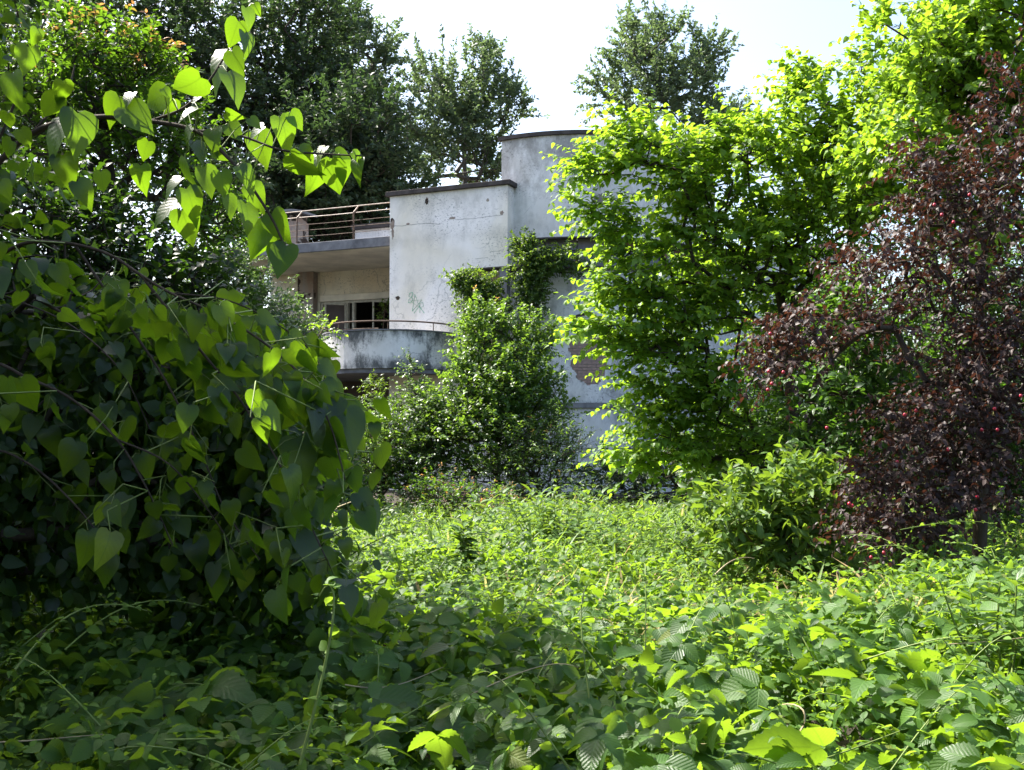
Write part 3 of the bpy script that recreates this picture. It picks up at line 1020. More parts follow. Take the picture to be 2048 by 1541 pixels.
OPEN = dict(t='tiny', leaf=0.23, L=1.1, K=32, step=0.9, r_tip=0.011, droop=0.1, upn=0.5, jit=0.55, p_exp=0.5, r_max=0.10, gap=0.30, gs=0.55, shell=0.5, up=0.8)
plant("broadleaf_tree", "airy tree crown against the white sky beside the dark evergreens", "tree", bx(730, 44),
      [(735, 90, 44, 55, 80, 2, 70), (700, 40, 44, 35, 45, 2, 25), (745, 190, 44, 60, 70, 2, 70), (680, 110, 44, 50, 90, 2, 55), (775, 120, 44, 25, 25, 1.2, 12), (800, 250, 44, 60, 60, 2, 40)],
      M['l_far_open'], M['bark_grey'], seed=4, **OPEN)
plant("broadleaf_tree", "open grey-green tree rising behind the square white block", "tree", bx(930, 46),
      [(880, 180, 46, 65, 60, 2.2, 75), (960, 150, 46, 38, 60, 1.8, 45), (960, 100, 46, 16, 20, 1, 8), (1030, 210, 46, 36, 32, 1.4, 35), (930, 250, 46, 90, 65, 2.5, 170), (920, 330, 46, 100, 40, 2.5, 80),
       (870, 300, 46, 80, 50, 2.5, 70), (975, 320, 46, 45, 45, 2, 45), (830, 150, 46, 18, 30, 1, 12), (1000, 160, 46, 18, 22, 1, 10)],
      M['l_far_open'], M['bark_grey'], seed=5, **OPEN)
plant("broadleaf_tree", "round-headed tree standing behind the right half of the curved tower", "tree", bx(1330, 42),
      [(1255, 100, 42, 45, 42, 1.8, 50), (1330, 90, 42, 45, 45, 1.8, 50), (1400, 140, 42, 50, 50, 1.8, 65), (1230, 180, 42, 40, 45, 1.6, 45), (1320, 190, 42, 70, 60, 2, 90),
       (1440, 210, 42, 40, 50, 1.6, 40), (1300, 250, 42, 60, 40, 2, 45), (1390, 270, 42, 60, 40, 1.8, 35)],
      M['l_far_open'], M['bark_grey'], seed=6, **OPEN)
plant("broadleaf_tree", "thin tree, haze put into its leaf colour, seen through the gap above the lime green tree", "tree", bx(1480, 48),
      [(1440, 310, 48, 60, 50, 2, 55), (1490, 270, 48, 40, 50, 2, 30), (1550, 330, 48, 60, 50, 2, 45)],
      M['l_far_open'], M['bark_grey'], seed=7, **OPEN)
plant("conifer_tree", "dim blue-green conifer peeking out at the upper right edge of the sky", "tree", bx(1860, 30),
      [(1850, 90, 30, 45, 60, 1.5, 110), (1835, 160, 30, 50, 60, 1.5, 120), (1900, 60, 30, 60, 80, 1.5, 100), (1860, 230, 30, 70, 70, 1.5, 110)],
      M['l_conifer'], M['bark'], seed=8, t='lance', leaf=0.16, L=0.6, K=14, step=0.9, r_tip=0.01, r_max=0.2)

# ================================================================ SHRUBS BY THE HOUSE
SH = dict(step=0.35, r_tip=0.004, r_max=0.06, p_exp=0.42)
plant("shrub", "silvery olive-green shrub reaching up to the terrace slab, left of the balcony", "shrub", bx(480, 19),
      [(450, 600, 19, 90, 90, 1.2, 330), (530, 640, 19, 70, 80, 1.0, 230), (380, 560, 19, 70, 110, 1, 180), (470, 500, 19, 50, 50, 0.8, 110), (560, 700, 19, 60, 60, 1, 130),
       (400, 720, 19, 160, 90, 1.2, 240), (600, 680, 19, 40, 50, 0.8, 80)],
      M['l_grey'], M['bark_grey'], leaf=0.085, t='ovate', L=0.40, K=13, seed=11, shell=0.4, **SH)
plant("shrub", "yellow-green feathery shrub squeezed between the left tree and the balcony", "shrub", bx(640, 17),
      [(580, 730, 17, 50, 45, 0.7, 100), (648, 655, 17.5, 14, 10, 0.3, 8), (580, 800, 17, 60, 60, 0.8, 110), (650, 800, 17, 30, 24, 0.5, 30)],
      M['l_lime'], M['twig_brown'], leaf=0.085, L=0.36, K=10, seed=12, **SH)
plant("hedge_shrub", "clipped-looking yellow-green shrub mound under the balcony", "shrub", bx(760, 20),
      [(770, 880, 20, 75, 90, 1.0, 420), (720, 950, 19.6, 70, 70, 0.9, 260), (830, 950, 19.6, 60, 80, 0.9, 220)],
      M['l_shrub'], M['bark'], leaf=0.075, L=0.24, K=11, seed=13, **SH)
plant("sapling", "little upright sapling in the dark space under the balcony", "sapling", bx(745, 21),
      [(747, 780, 21, 16, 26, 0.25, 26), (748, 820, 21, 10, 20, 0.2, 8)],
      M['l_vine'], M['twig_brown'], leaf=0.10, t='lance', L=0.28, K=10, seed=14, **SH)
plant("shrub", "slender shrub whose top crosses the balcony parapet", "shrub", bx(845, 20.8),
      [(822, 735, 20.8, 14, 26, 0.3, 20), (835, 800, 20.6, 40, 40, 0.5, 90), (860, 860, 20.3, 75, 70, 0.8, 240), (850, 940, 20, 70, 60, 0.8, 150)],
      M['l_grey'], M['bark'], leaf=0.08, L=0.30, K=11, seed=15, up=1.1, **SH)
plant("shrub", "big glossy shrub with coppery new shoots in front of the square block", "shrub", bx(1000, 20.5),
      [(965, 670, 20.8, 45, 45, 0.6, 150), (1065, 690, 20.8, 50, 50, 0.6, 170), (1000, 770, 20.4, 100, 75, 1.0, 560), (930, 740, 20.4, 30, 40, 0.5, 60), (970, 870, 20.2, 140, 85, 1.2, 640),
       (1080, 800, 20.4, 60, 70, 0.8, 180), (960, 630, 21, 20, 34, 0.3, 40), (1000, 640, 21, 30, 30, 0.3, 40), (880, 830, 20.2, 60, 50, 0.7, 130), (1045, 640, 21, 14, 24, 0.3, 14)],
      M['l_shrub'], M['bark'], leaf=0.095, L=0.34, K=12, seed=16, tone_p=0.22, tone_top=4.2, up=0.9, **SH)
plant("shrub", "dark drooping shrub at the foot of the curved wall", "shrub", bx(1090, 19.6),
      [(1070, 900, 19.6, 90, 70, 1.0, 330), (1140, 900, 19.4, 50, 40, 0.7, 70), (1090, 960, 19.4, 110, 50, 1.0, 220), (980, 965, 19.4, 80, 50, 0.9, 150)],
      M['l_shrub'], M['bark'], leaf=0.085, t='lance', L=0.42, K=10, seed=17, tone_p=0.05, **SH)
plant("hedge_shrub", "dark shaded shrub row under the lime green tree by the tower foot", "shrub", bx(1330, 19.5),
      [(1260, 950, 19.5, 90, 50, 1.2, 220), (1400, 930, 19.5, 120, 70, 1.2, 260), (1560, 900, 19.5, 130, 90, 1.2, 240), (1750, 880, 19.5, 160, 110, 1.2, 200), (1950, 880, 19.5, 160, 110, 1.2, 160)],
      M['l_far_dark'], M['bark'], leaf=0.10, L=0.35, K=11, seed=18, **SH)
plant("shrub", "shaded thicket shrub behind the drooping heart-shaped leaves, left of the mound", "shrub", bx(620, 17.5),
      [(640, 960, 17.5, 90, 60, 1.0, 260), (540, 900, 17.5, 110, 110, 1.2, 260), (420, 850, 17.5, 130, 160, 1.2, 260), (700, 1010, 17, 60, 30, 0.6, 70)],
      M['l_deep'], M['bark'], leaf=0.085, L=0.34, K=11, seed=19, **SH)
plant("shrub", "low shrub with reddish brown sprays at the front of the sunny weeds", "shrub", bx(890, 16.5),
      [(865, 985, 16.6, 50, 35, 0.5, 90), (960, 1000, 16.4, 60, 25, 0.5, 90)],
      M['l_photinia'], M['twig_brown'], leaf=0.06, L=0.28, K=11, seed=20, tone_p=0.4, **SH)

plant("boundary_shrub", "tall dark green shrub closing off the garden behind the purple tree", "shrub", bx(1900, 15),
      [(1750, 850, 15, 160, 150, 1.0, 420), (1950, 780, 15, 150, 220, 1.0, 560), (2180, 780, 15, 190, 280, 1.0, 460), (2050, 960, 15, 200, 80, 1.0, 260), (1960, 560, 15, 130, 140, 1.0, 300), (1600, 930, 15, 130, 70, 0.9, 180)],
      M['l_deep'], M['bark'], leaf=0.10, L=0.40, K=12, seed=21, **SH)

# climbers on the block and the tower
def creeper(name, label, spots, seed, bcol, n_leaf=0.085, base=None):
    root = thing(name, label, "climber", base or (0, 24.5, 0))
    P, Dd = [], []
    for (px, py, d, rx, ry, rd, n) in spots:
        p, q = sample_blobs([(px, py, d, rx, ry, rd, n)], 0, 1, seed, 0.6)
        P.append(p); Dd.append(q)
    P = np.concatenate(P); Dd = np.concatenate(Dd)
    b = np.array(root.location); 
    tr = [np.array([b[0], b[1], -0.1]) * (1 - s) + np.array([P[:, 0].mean(), P[:, 1].mean() + 0.1, P[:, 2].min() + 0.2]) * s for s in np.linspace(0, 1, 7)]
    nodes, par, tips = grow(tr, P, 0.3)
    skeleton_mesh("stems", M['bark'], nodes, par, tips, 0.004, 0.42, 0.04, root, trunk_n=7)
    dirs = unit(Dd * 0.6 + np.array([0, -0.6, 0.1])[None, :] + rng.normal(size=Dd.shape) * 0.4)
    (pos, ld, ln, sc, tt), _ = sprays(P, dirs, 0.26, 9, n_leaf, 0.9, 0.3, 0.6, 0.45)
    foliage(root, 'ovate', M['l_vine'], pos, ld, ln, sc)
    return root


creeper("creeper", "leafy creeper spilling from the recess under the square block", [
    (960, 570, 24.5, 48, 30, 0.35, 230), (922, 560, 24.4, 30, 20, 0.25, 80), (975, 620, 24.5, 42, 50, 0.35, 240), (930, 610, 24.7, 24, 14, 0.2, 30), (950, 650, 24.8, 45, 25, 0.3, 80)],
    31, None, base=(-0.9, 24.6, 0))
creeper("creeper", "dark creeper hanging down the corner between tower and block", [
    (1065, 535, 24.5, 42, 52, 0.35, 330), (1050, 487, 24.6, 26, 22, 0.25, 90), (1065, 590, 24.5, 38, 36, 0.3, 180), (1110, 525, 24.4, 46, 24, 0.25, 140), (1165, 535, 24.5, 22, 18, 0.15, 28), (1135, 500, 24.55, 30, 14, 0.2, 25), (1050, 640, 24.7, 22, 25, 0.2, 40)],
    32, None, base=(0.25, 24.5, 0))
plant("sapling", "small plant growing inside the open loggia window", "sapling", (-3.75, 27.9),
      [(768, 622, 28.6, 12, 18, 0.2, 22)], M['l_vine'], M['twig_brown'], leaf=0.10, L=0.22, K=8, seed=33, **SH)

# ================================================================ LEFT THICKET
plant("added_shade_tree", "dark tree hinted at the top left corner, its unseen crown added and shaped to shade the brambles below", "tree", (-8.2, 9.2),
      [(-6.7, 7.0, 8.0, 2.1, 0.85, 1.0, 1150, 'w'), (-7.2, 5.5, 8.0, 1.7, 0.55, 0.9, 420, 'w'), (-8.5, 9.4, 8.0, 1.8, 1.4, 1.2, 420, 'w'), (-70, -10, 11, 120, 60, 0.8, 90)],
      M['l_far_dark'], M['bark'], leaf=0.16, t='ovate', L=0.45, K=15, step=0.6, r_tip=0.006, r_max=0.22, seed=40, jit=0.45)  # crown blobs out of view, set across the sun rays to shade the left
plant("added_shade_thicket", "added unseen thicket behind and left of the viewer, cutting sky light on the left foreground", "added_hedge", (-6.5, -2.0),
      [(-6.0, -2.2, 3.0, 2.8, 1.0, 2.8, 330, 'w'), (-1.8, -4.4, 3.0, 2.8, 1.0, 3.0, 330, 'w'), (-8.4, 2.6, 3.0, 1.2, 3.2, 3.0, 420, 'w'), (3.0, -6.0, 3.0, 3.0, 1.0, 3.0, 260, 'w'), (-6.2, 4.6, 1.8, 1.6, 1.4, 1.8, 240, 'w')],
      M['l_shade'], M['bark'], leaf=0.17, t='ovate', L=0.6, K=14, step=0.6, r_tip=0.006, r_max=0.1, seed=44)  # added out of view to darken the left leaf mass
oc = thing("added_shade_tree", "added unseen tree behind and left of the viewer, its crown blocking sky light from the left foreground", "tree", (-4.5, -0.5, 0))
Pc = rng.random((560, 3)) * np.array([8.0, 7.0, 1.6]) + np.array([-8.6, -3.6, 4.7])  # crown out of view, added to keep sky light off the left
Pc = Pc[((Pc[:, 0] + 4.6) / 4.0) ** 2 + ((Pc[:, 1] + 0.4) / 3.2) ** 2 < 1.0]
nodes, par, tips = grow([np.array(p) for p in ((-4.5, -0.5, -0.1), (-4.45, -0.5, 1.5), (-4.5, -0.4, 3.0), (-4.4, -0.2, 4.4))], Pc, 0.6)
skeleton_mesh("branches", M['bark'], nodes, par, tips, 0.006, 0.45, 0.2, oc, trunk_n=4)
(pos, ld, ln, sc, tt), _ = sprays(Pc, unit(rng.normal(size=Pc.shape) + np.array([0, 0, 0.2])), 0.8, 16, 0.2, 0.9, 0.3, 0.8, 0.4)
foliage(oc, 'ovate', M['l_far_dark'], pos, ld, ln, sc)
plant("tall_shrub", "tall shrub with orange new leaves at the upper left, behind the heart-leaved branch", "shrub", bx(210, 8.5),
      [(230, 150, 8.5, 90, 90, 0.7, 200), (160, 90, 8.5, 50, 40, 0.5, 60), (300, 120, 8.5, 35, 60, 0.4, 50), (130, 250, 8.4, 150, 110, 0.8, 300), (330, 300, 8.4, 90, 100, 0.7, 200),
       (430, 440, 8.5, 60, 70, 0.6, 110), (20, 180, 8.5, 120, 180, 0.8, 180)],
      M['l_photinia'], M['bark'], leaf=0.065, L=0.26, K=11, seed=41, tone_p=0.25, tone_top=4.6, up=1.0, nobj=250, **SH)
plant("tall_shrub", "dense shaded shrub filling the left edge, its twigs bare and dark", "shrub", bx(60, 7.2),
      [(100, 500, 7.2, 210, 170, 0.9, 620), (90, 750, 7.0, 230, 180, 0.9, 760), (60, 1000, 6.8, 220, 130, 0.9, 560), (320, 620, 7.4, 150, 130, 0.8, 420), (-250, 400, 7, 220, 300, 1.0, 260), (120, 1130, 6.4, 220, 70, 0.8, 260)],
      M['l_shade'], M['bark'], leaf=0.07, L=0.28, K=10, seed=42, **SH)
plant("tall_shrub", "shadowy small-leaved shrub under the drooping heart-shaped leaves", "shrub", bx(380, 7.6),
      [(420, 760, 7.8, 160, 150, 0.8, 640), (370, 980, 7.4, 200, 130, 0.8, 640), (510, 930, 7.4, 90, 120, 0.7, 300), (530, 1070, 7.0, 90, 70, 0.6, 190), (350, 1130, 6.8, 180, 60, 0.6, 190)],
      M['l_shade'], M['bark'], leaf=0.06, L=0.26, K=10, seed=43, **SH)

# ================================================================ RIGHT SIDE TREES
GT_B = [(1180, 345, 10.7, 34, 9, 0.25, 15), (1250, 330, 10.8, 60, 20, 0.3, 25), (1300, 285, 11, 70, 38, 0.5, 50), (1390, 360, 11, 100, 80, 0.6, 111), (1190, 432, 10.7, 30, 8, 0.2, 11), (1260, 450, 10.8, 60, 16, 0.3, 24),
        (1240, 505, 10.7, 35, 10, 0.25, 12), (1320, 500, 10.9, 60, 20, 0.4, 24), (1280, 590, 10.8, 75, 24, 0.4, 40), (1210, 655, 10.7, 36, 18, 0.3, 18), (1275, 700, 10.7, 50, 22, 0.4, 25), (1360, 640, 11, 110, 80, 0.6, 121),
        (1305, 770, 10.9, 45, 18, 0.4, 18), (1410, 780, 11, 110, 75, 0.6, 116), (1330, 860, 10.8, 70, 28, 0.4, 35), (1290, 920, 10.7, 36, 16, 0.3, 17), (1380, 900, 10.9, 70, 35, 0.5, 38), (1460, 540, 11.2, 130, 120, 0.8, 199),
        (1590, 450, 11.4, 150, 120, 0.9, 231), (1480, 300, 11.2, 90, 45, 0.5, 70), (1630, 270, 11.4, 100, 80, 0.6, 116), (1615, 170, 11.4, 40, 34, 0.4, 25), (1750, 300, 11.4, 100, 90, 0.8, 116), (1730, 130, 11.4, 22, 36, 0.3, 15),
        (1770, 190, 11.4, 35, 55, 0.4, 27), (1510, 880, 11, 100, 60, 0.6, 63), (1590, 640, 11.6, 120, 120, 0.8, 94)]
plant("lime_green_tree", "bright lime-green tree reaching out to the left in front of the curved tower", "tree", bx(1610, 11.6), GT_B,
      M['l_lime'], M['bark'], leaf=0.088, t='round', L=0.48, K=15, step=0.4, r_tip=0.0035, r_max=0.09, p_exp=0.42, out=0.45, up=0.25, bias=(-0.75, -0.1, 0.1),
      droop=0.2, upn=1.3, jit=0.32, hang=0.12, seed=51, nobj=300, top=W(1560, 560, 11.5), shell=0.5)
plant("deep_green_tree", "darker green small-leaved tree between the lime tree and the purple tree", "tree", bx(1700, 12.4),
      [(1640, 640, 12.4, 150, 120, 0.9, 300), (1600, 800, 12.2, 170, 110, 0.9, 330), (1760, 760, 12.4, 140, 150, 0.9, 260), (1700, 420, 12.2, 110, 100, 0.7, 170), (1720, 620, 9.2, 90, 70, 0.5, 70), (1680, 780, 9.2, 100, 80, 0.5, 90), (1800, 780, 9.2, 80, 90, 0.5, 60), (1690, 890, 9.2, 90, 40, 0.4, 50), (1530, 900, 11.8, 120, 60, 0.7, 150), (1420, 930, 11.8, 70, 40, 0.6, 60), (1700, 900, 12, 120, 80, 0.7, 140)],
      M['l_deep'], M['bark'], leaf=0.085, t='ovate', L=0.36, K=12, step=0.4, r_tip=0.0035, r_max=0.10, p_exp=0.42, seed=52, upn=0.8)
plant("overhanging_tree", "tall sunlit green tree leaning in from the upper right corner", "tree", (6.6, 10.2),
      [(1960, 60, 10, 110, 90, 0.9, 260), (1870, 160, 10, 80, 110, 0.8, 220), (2000, 220, 10, 100, 140, 0.9, 240), (1820, 330, 10, 120, 80, 0.8, 190), (1960, 420, 10, 120, 110, 0.9, 170), (2200, 100, 10, 160, 260, 1.0, 200),
       (1756, 55, 9.8, 12, 10, 0.15, 7), (1775, 30, 9.8, 10, 10, 0.1, 5)],
      M['l_lime'], M['bark'], leaf=0.078, t='round', L=0.42, K=14, step=0.4, r_tip=0.0035, r_max=0.12, p_exp=0.42, bias=(-0.45, 0, 0.2), upn=0.8, jit=0.45, hang=0.2, seed=53, nobj=200, top=W(2050, 260, 10))
pt = plant("purple_leaved_tree", "purple-leaved plum tree with small red fruit along the right edge", "tree", bx(1960, 8.3),
      [(2000, 250, 8.2, 45, 120, 0.5, 60), (1960, 400, 8.2, 80, 90, 0.6, 130), (1870, 400, 8.2, 55, 50, 0.5, 55), (1800, 500, 8.1, 100, 40, 0.5, 60), (1910, 560, 8.2, 100, 80, 0.6, 120), (1700, 545, 8.0, 55, 22, 0.35, 20), (1830, 330, 8.1, 45, 40, 0.3, 22),
       (1600, 650, 7.8, 50, 30, 0.3, 42), (1545, 720, 7.8, 45, 38, 0.3, 42), (1640, 700, 7.9, 60, 40, 0.4, 38), (1750, 650, 8, 70, 34, 0.4, 34), (2000, 720, 8, 80, 130, 0.6, 140), (1900, 730, 7.9, 80, 60, 0.6, 70),
       (1840, 850, 7.7, 100, 50, 0.5, 84), (1960, 880, 7.8, 100, 80, 0.6, 150), (1790, 970, 7.5, 70, 60, 0.4, 90), (1920, 980, 7.5, 60, 50, 0.4, 60), (1765, 1070, 7.3, 45, 38, 0.3, 45), (1860, 1040, 7.4, 50, 40, 0.4, 35), (2100, 600, 8.2, 90, 300, 0.7, 160)],
      M['l_purple'], M['bark'], leaf=0.056, t='ovate', L=0.32, K=11, step=0.3, r_tip=0.0028, r_max=0.09, p_exp=0.42, bias=(-0.35, -0.15, -0.05), droop=0.45, upn=0.8, jit=0.45, hang=0.35, seed=54, nobj=300,
      top=W(1960, 520, 8.2))
fm = MB()
for i in range(6):
    th = math.pi * i / 5
    for j in range(8):
        ph = 2 * math.pi * j / 8
        fm.v.append((math.sin(th) * math.cos(ph), math.sin(th) * math.sin(ph), math.cos(th)))
for i in range(5):
    for j in range(8):
        k = (j + 1) % 8
        fm.f.append((i * 8 + j, (i + 1) * 8 + j, (i + 1) * 8 + k, i * 8 + k))
fme = bpy.data.meshes.new("fruit"); fme.from_pydata(fm.v, [], fm.f); fme.materials.append(M['fruit'])
fme.polygons.foreach_set("use_smooth", [True] * len(fme.polygons))
for (px, py) in [(1541, 743), (1535, 780), (1548, 768), (1966, 860), (1997, 860), (1896, 900), (1792, 924), (1830, 822), (2040, 792), (1985, 818), (1758, 1080), (1740, 1115), (1770, 1106),
                 (1700, 1008), (1706, 1012), (1952, 1020), (1958, 994), (1655, 856), (1540, 668), (1566, 745), (1885, 430), (1905, 445), (1868, 410), (1940, 390), (1810, 830)]:
    o = bpy.data.objects.new("fruit", fme)
    p = W(px + rng.normal() * 2, py, 7.25 if py < 1000 else 7.0) 
    o.location = Vector(p) - pt.location
    o.scale = (0.013, 0.013, 0.014)
    o.parent = pt
    COL.objects.link(o)
plant("broadleaf_bush", "upright laurel-like bush with long bright leaves left of the purple tree", "bush", bx(1600, 8.6),
      [(1560, 990, 8.5, 105, 26, 0.45, 64), (1610, 950, 8.5, 50, 14, 0.3, 14), (1660, 1000, 8.5, 50, 35, 0.4, 34), (1480, 1030, 8.4, 70, 45, 0.4, 50), (1590, 1050, 8.4, 100, 50, 0.45, 80), (1480, 1100, 8.3, 50, 40, 0.3, 30), (1600, 1130, 8.3, 80, 40, 0.4, 40)],
      M['l_laurel'], M['twig_brown'], leaf=0.12, t='laurel', L=0.30, K=10, step=0.3, r_tip=0.004, r_max=0.03, p_exp=0.4, up=1.0, upn=0.5, jit=0.5, hang=0.05, seed=55, nobj=280)


# ================================================================ HEART-LEAVED TREE (left foreground)
hearttree = thing("heart_leaved_tree", "foreground tree with large glossy heart-shaped leaves leaning in from the left edge", "tree", (-2.6, 3.9, 0))
HOFF = np.array(hearttree.location)
BR = [
    ([(-250, 700, 3.9), (-60, 400, 3.8), (60, 270, 3.7), (185, 235, 3.65), (300, 243, 3.6), (390, 262, 3.55), (450, 310, 3.5), (500, 370, 3.5), (545, 440, 3.5), (572, 500, 3.5)], 0.0110),
    ([(300, 243, 3.6), (370, 215, 3.6), (420, 160, 3.6), (462, 90, 3.6), (505, 8, 3.6)], 0.0045),
    ([(390, 262, 3.55), (480, 272, 3.55), (560, 300, 3.5), (640, 308, 3.5), (722, 312, 3.5)], 0.0045),
    ([(-60, 400, 3.8), (20, 230, 3.7), (70, 90, 3.7), (90, 40, 3.7)], 0.0050),
    ([(60, 270, 3.7), (130, 190, 3.7), (150, 130, 3.7)], 0.0035),
    ([(-250, 760, 4.35), (-80, 560, 4.25), (0, 511, 4.15), (60, 485, 4.05), (149, 489, 4.05), (221, 511, 4.00), (282, 551, 3.95), (342, 587, 3.90), (420, 622, 3.85), (520, 680, 3.80), (610, 760, 3.75), (660, 850, 3.75), (690, 960, 3.75)], 0.0075),
    ([(-250, 860, 4.15), (-50, 730, 4.05), (62, 760, 3.95), (148, 802, 3.95), (234, 880, 3.85), (296, 982, 3.85), (345, 1090, 3.85)], 0.0067),
    ([(282, 551, 3.95), (400, 700, 3.85), (480, 800, 3.85), (560, 930, 3.75), (620, 1050, 3.75), (668, 1150, 3.75)], 0.0045),
    ([(149, 489, 4.05), (250, 640, 4.05), (330, 760, 4.00), (400, 900, 3.95), (450, 1020, 3.95), (520, 1120, 3.85)], 0.0045),
    ([(-250, 950, 4.05), (-40, 900, 3.95), (60, 930, 3.95), (150, 1010, 3.85), (220, 1100, 3.85)], 0.0053),
    ([(342, 587, 3.90), (450, 600, 3.95), (540, 640, 3.95), (620, 700, 3.95), (650, 760, 3.95)], 0.0030),
    ([(-80, 560, 4.25), (30, 600, 4.25), (140, 650, 4.25), (240, 740, 4.15), (300, 860, 4.15)], 0.0037),
    ([(234, 880, 3.85), (340, 930, 3.85), (430, 1040, 3.85), (470, 1110, 3.85)], 0.0030),
]
MB().tube([Vector(p) - Vector(HOFF) for p in ((-2.6, 3.9, -0.1), (-2.55, 3.92, 0.9), (-2.48, 3.9, 1.8), (-2.3, 3.88, 2.4))], [0.11, 0.09, 0.075, 0.06], 9).build("trunk", M['bark'], hearttree, smooth=True)
lp, ldr, lnr, lsc = [], [], [], []


def add_leaf(base, tip, glossy=False, w=1.0, size=None):
    d = np.array(tip) - np.array(base)
    ln_ = np.linalg.norm(d)
    view = unit(np.array([0, 0, CAMZ]) - np.array(base))
    if glossy:
        h = unit(unit(np.array(SV)) + view)
        n = h + rng.normal(size=3) * 0.05
    else:
        n = view * (0.8 + 0.3 * rng.random()) + np.array([rng.normal() * 0.75, 0, 0.1 + 0.6 * rng.random()])
    lp.append(base); ldr.append(d / max(ln_, 1e-6)); lnr.append(n); lsc.append(size or ln_)


Z4 = [((140, 228), (122, 372)), ((62, 362), (60, 532)), ((186, 142), (180, 218)), ((312, 398), (322, 522)), ((286, 468), (212, 592)), ((385, 556), (405, 756)),
      ((345, 596), (180, 722), 1), ((310, 768), (342, 892)), ((1186, 102), (1142, 238)), ((1222, 38), (1262, 140)), ((1262, 20), (1290, 70)), ((1152, 252), (1012, 310), 1), ((1150, 250), (1202, 376)),
      ((1128, 356), (1216, 494)), ((1214, 160), (1262, 252)), ((1002, 382), (862, 505)), ((1042, 432), (946, 500), 1), ((832, 468), (688, 522)), ((986, 542), (878, 548), 1), ((592, 478), (512, 592)),
      ((620, 530), (756, 654)), ((660, 462), (610, 512), 1), ((1064, 640), (1040, 732), 1), ((954, 636), (880, 708), 1), ((1130, 616), (1202, 694), 1), ((1312, 628), (1212, 684), 1), ((1262, 656), (1358, 812)),
      ((1388, 578), (1472, 712)), ((1442, 556), (1508, 648)), ((1582, 766), (1528, 852), 1), ((1440, 768), (1556, 912)), ((1596, 786), (1588, 962)), ((1640, 796), (1688, 972)), ((1690, 786), (1722, 918)),
      ((1750, 758), (1816, 804)), ((1788, 790), (1742, 864), 1), ((1664, 756), (1742, 786)), ((916, 776), (932, 952)), ((902, 886), (788, 942), 1), ((924, 936), (992, 1064)), ((1008, 828), (1066, 984)),
      ((886, 1006), (736, 1090), 1), ((900, 1040), (972, 1204)), ((1188, 828), (1288, 912)), ((1130, 968), (1162, 1094)), ((1218, 1008), (1262, 1148)), ((1332, 1126), (1196, 1252)), ((1342, 1118), (1314, 1252)),
      ((1426, 1216), (1374, 1372)), ((1376, 1212), (1364, 1332)), ((1350, 1058), (1402, 1190)), ((1240, 918), (1312, 1012)), ((1100, 850), (1110, 980)), ((860, 490), (820, 590)), ((740, 700), (690, 800)),
      ((700, 820), (690, 940)), ((500, 850), (520, 960)), ((300, 930), (340, 1060)), ((380, 900), (470, 1010)), ((40, 560), (20, 650)), ((100, 640), (150, 740)), ((170, 830), (140, 960)), ((60, 700), (0, 780)),
      ((1480, 740), (1580, 850)), ((1060, 742), (1140, 800)), ((960, 700), (1030, 790)), ((1620, 730), (1560, 770), 1), ((1120, 560), (1180, 600)), ((1240, 590), (1300, 640)), ((810, 440), (850, 480)), ((0, 900), (60, 980))]
for it in Z4:
    (bx_, by_), (tx_, ty_) = it[0], it[1]
    dd = 3.55 + rng.normal() * 0.06
    b = W(bx_ / 2.4855, by_ / 2.4855, dd)
    L_ = math.hypot(tx_ - bx_, ty_ - by_) / 2.4855 / F * 3.55
    t_ = W(tx_ / 2.4855, ty_ / 2.4855, dd + rng.normal() * 0.25 * L_ - (0.5 * L_ if len(it) > 2 else 0))
    add_leaf(b, t_, len(it) > 2)
Z5 = [((1430, 585), (1315, 770)), ((1392, 396), (1372, 558)), ((1480, 446), (1502, 604)), ((1520, 706), (1582, 914)), ((1546, 436), (1602, 634)), ((1770, 556), (1832, 796)), ((1692, 806), (1732, 964)), ((1690, 426), (1782, 502), 1),
      ((1762, 518), (1842, 534)), ((1240, 756), (1342, 884)), ((1320, 78), (1432, 114)), ((1110, 60), (1150, 170)), ((100, 400), (150, 584)), ((40, 396), (50, 574)), ((440, 98), (472, 194)), ((1532, 1200), (1652, 1334)),
      ((1620, 1300), (1732, 1452)), ((1520, 1056), (1572, 1204)), ((1310, 1190), (1340, 1310)), ((1060, 180), (1080, 420)), ((880, 220), (900, 330)), ((1260, 190), (1330, 280)), ((1100, 420), (1230, 440)), ((640, 620), (700, 760)),
      ((980, 290), (960, 440)), ((1400, 980), (1440, 1100)), ((1180, 1030), (1200, 1160)), ((1230, 1180), (1300, 1290)), ((860, 640), (900, 760)), ((1190, 600), (1240, 720)), ((1600, 640), (1680, 760)), ((1650, 560), (1700, 690)),
      ((310, 60), (390, 120)), ((120, 740), (170, 800)), ((580, 220), (650, 290)), ((620, 320), (700, 400)), ((720, 790), (810, 900)), ((1440, 320), (1540, 400)), ((1560, 260), (1640, 340)), ((1640, 330), (1750, 380)), ((1480, 180), (1590, 250))]
for it in Z5:
    (bx_, by_), (tx_, ty_) = it[0], it[1]
    dd = 3.85 + rng.normal() * 0.1
    b = W(bx_ / 2.568, 600 + by_ / 2.568, dd)
    L_ = math.hypot(tx_ - bx_, ty_ - by_) / 2.568 / F * 3.85
    t_ = W(tx_ / 2.568, 600 + ty_ / 2.568, dd + rng.normal() * 0.25 * L_)
    add_leaf(b, t_, len(it) > 2)
n_explicit = len(lp)
twigs = MB()
bm_w = MB()
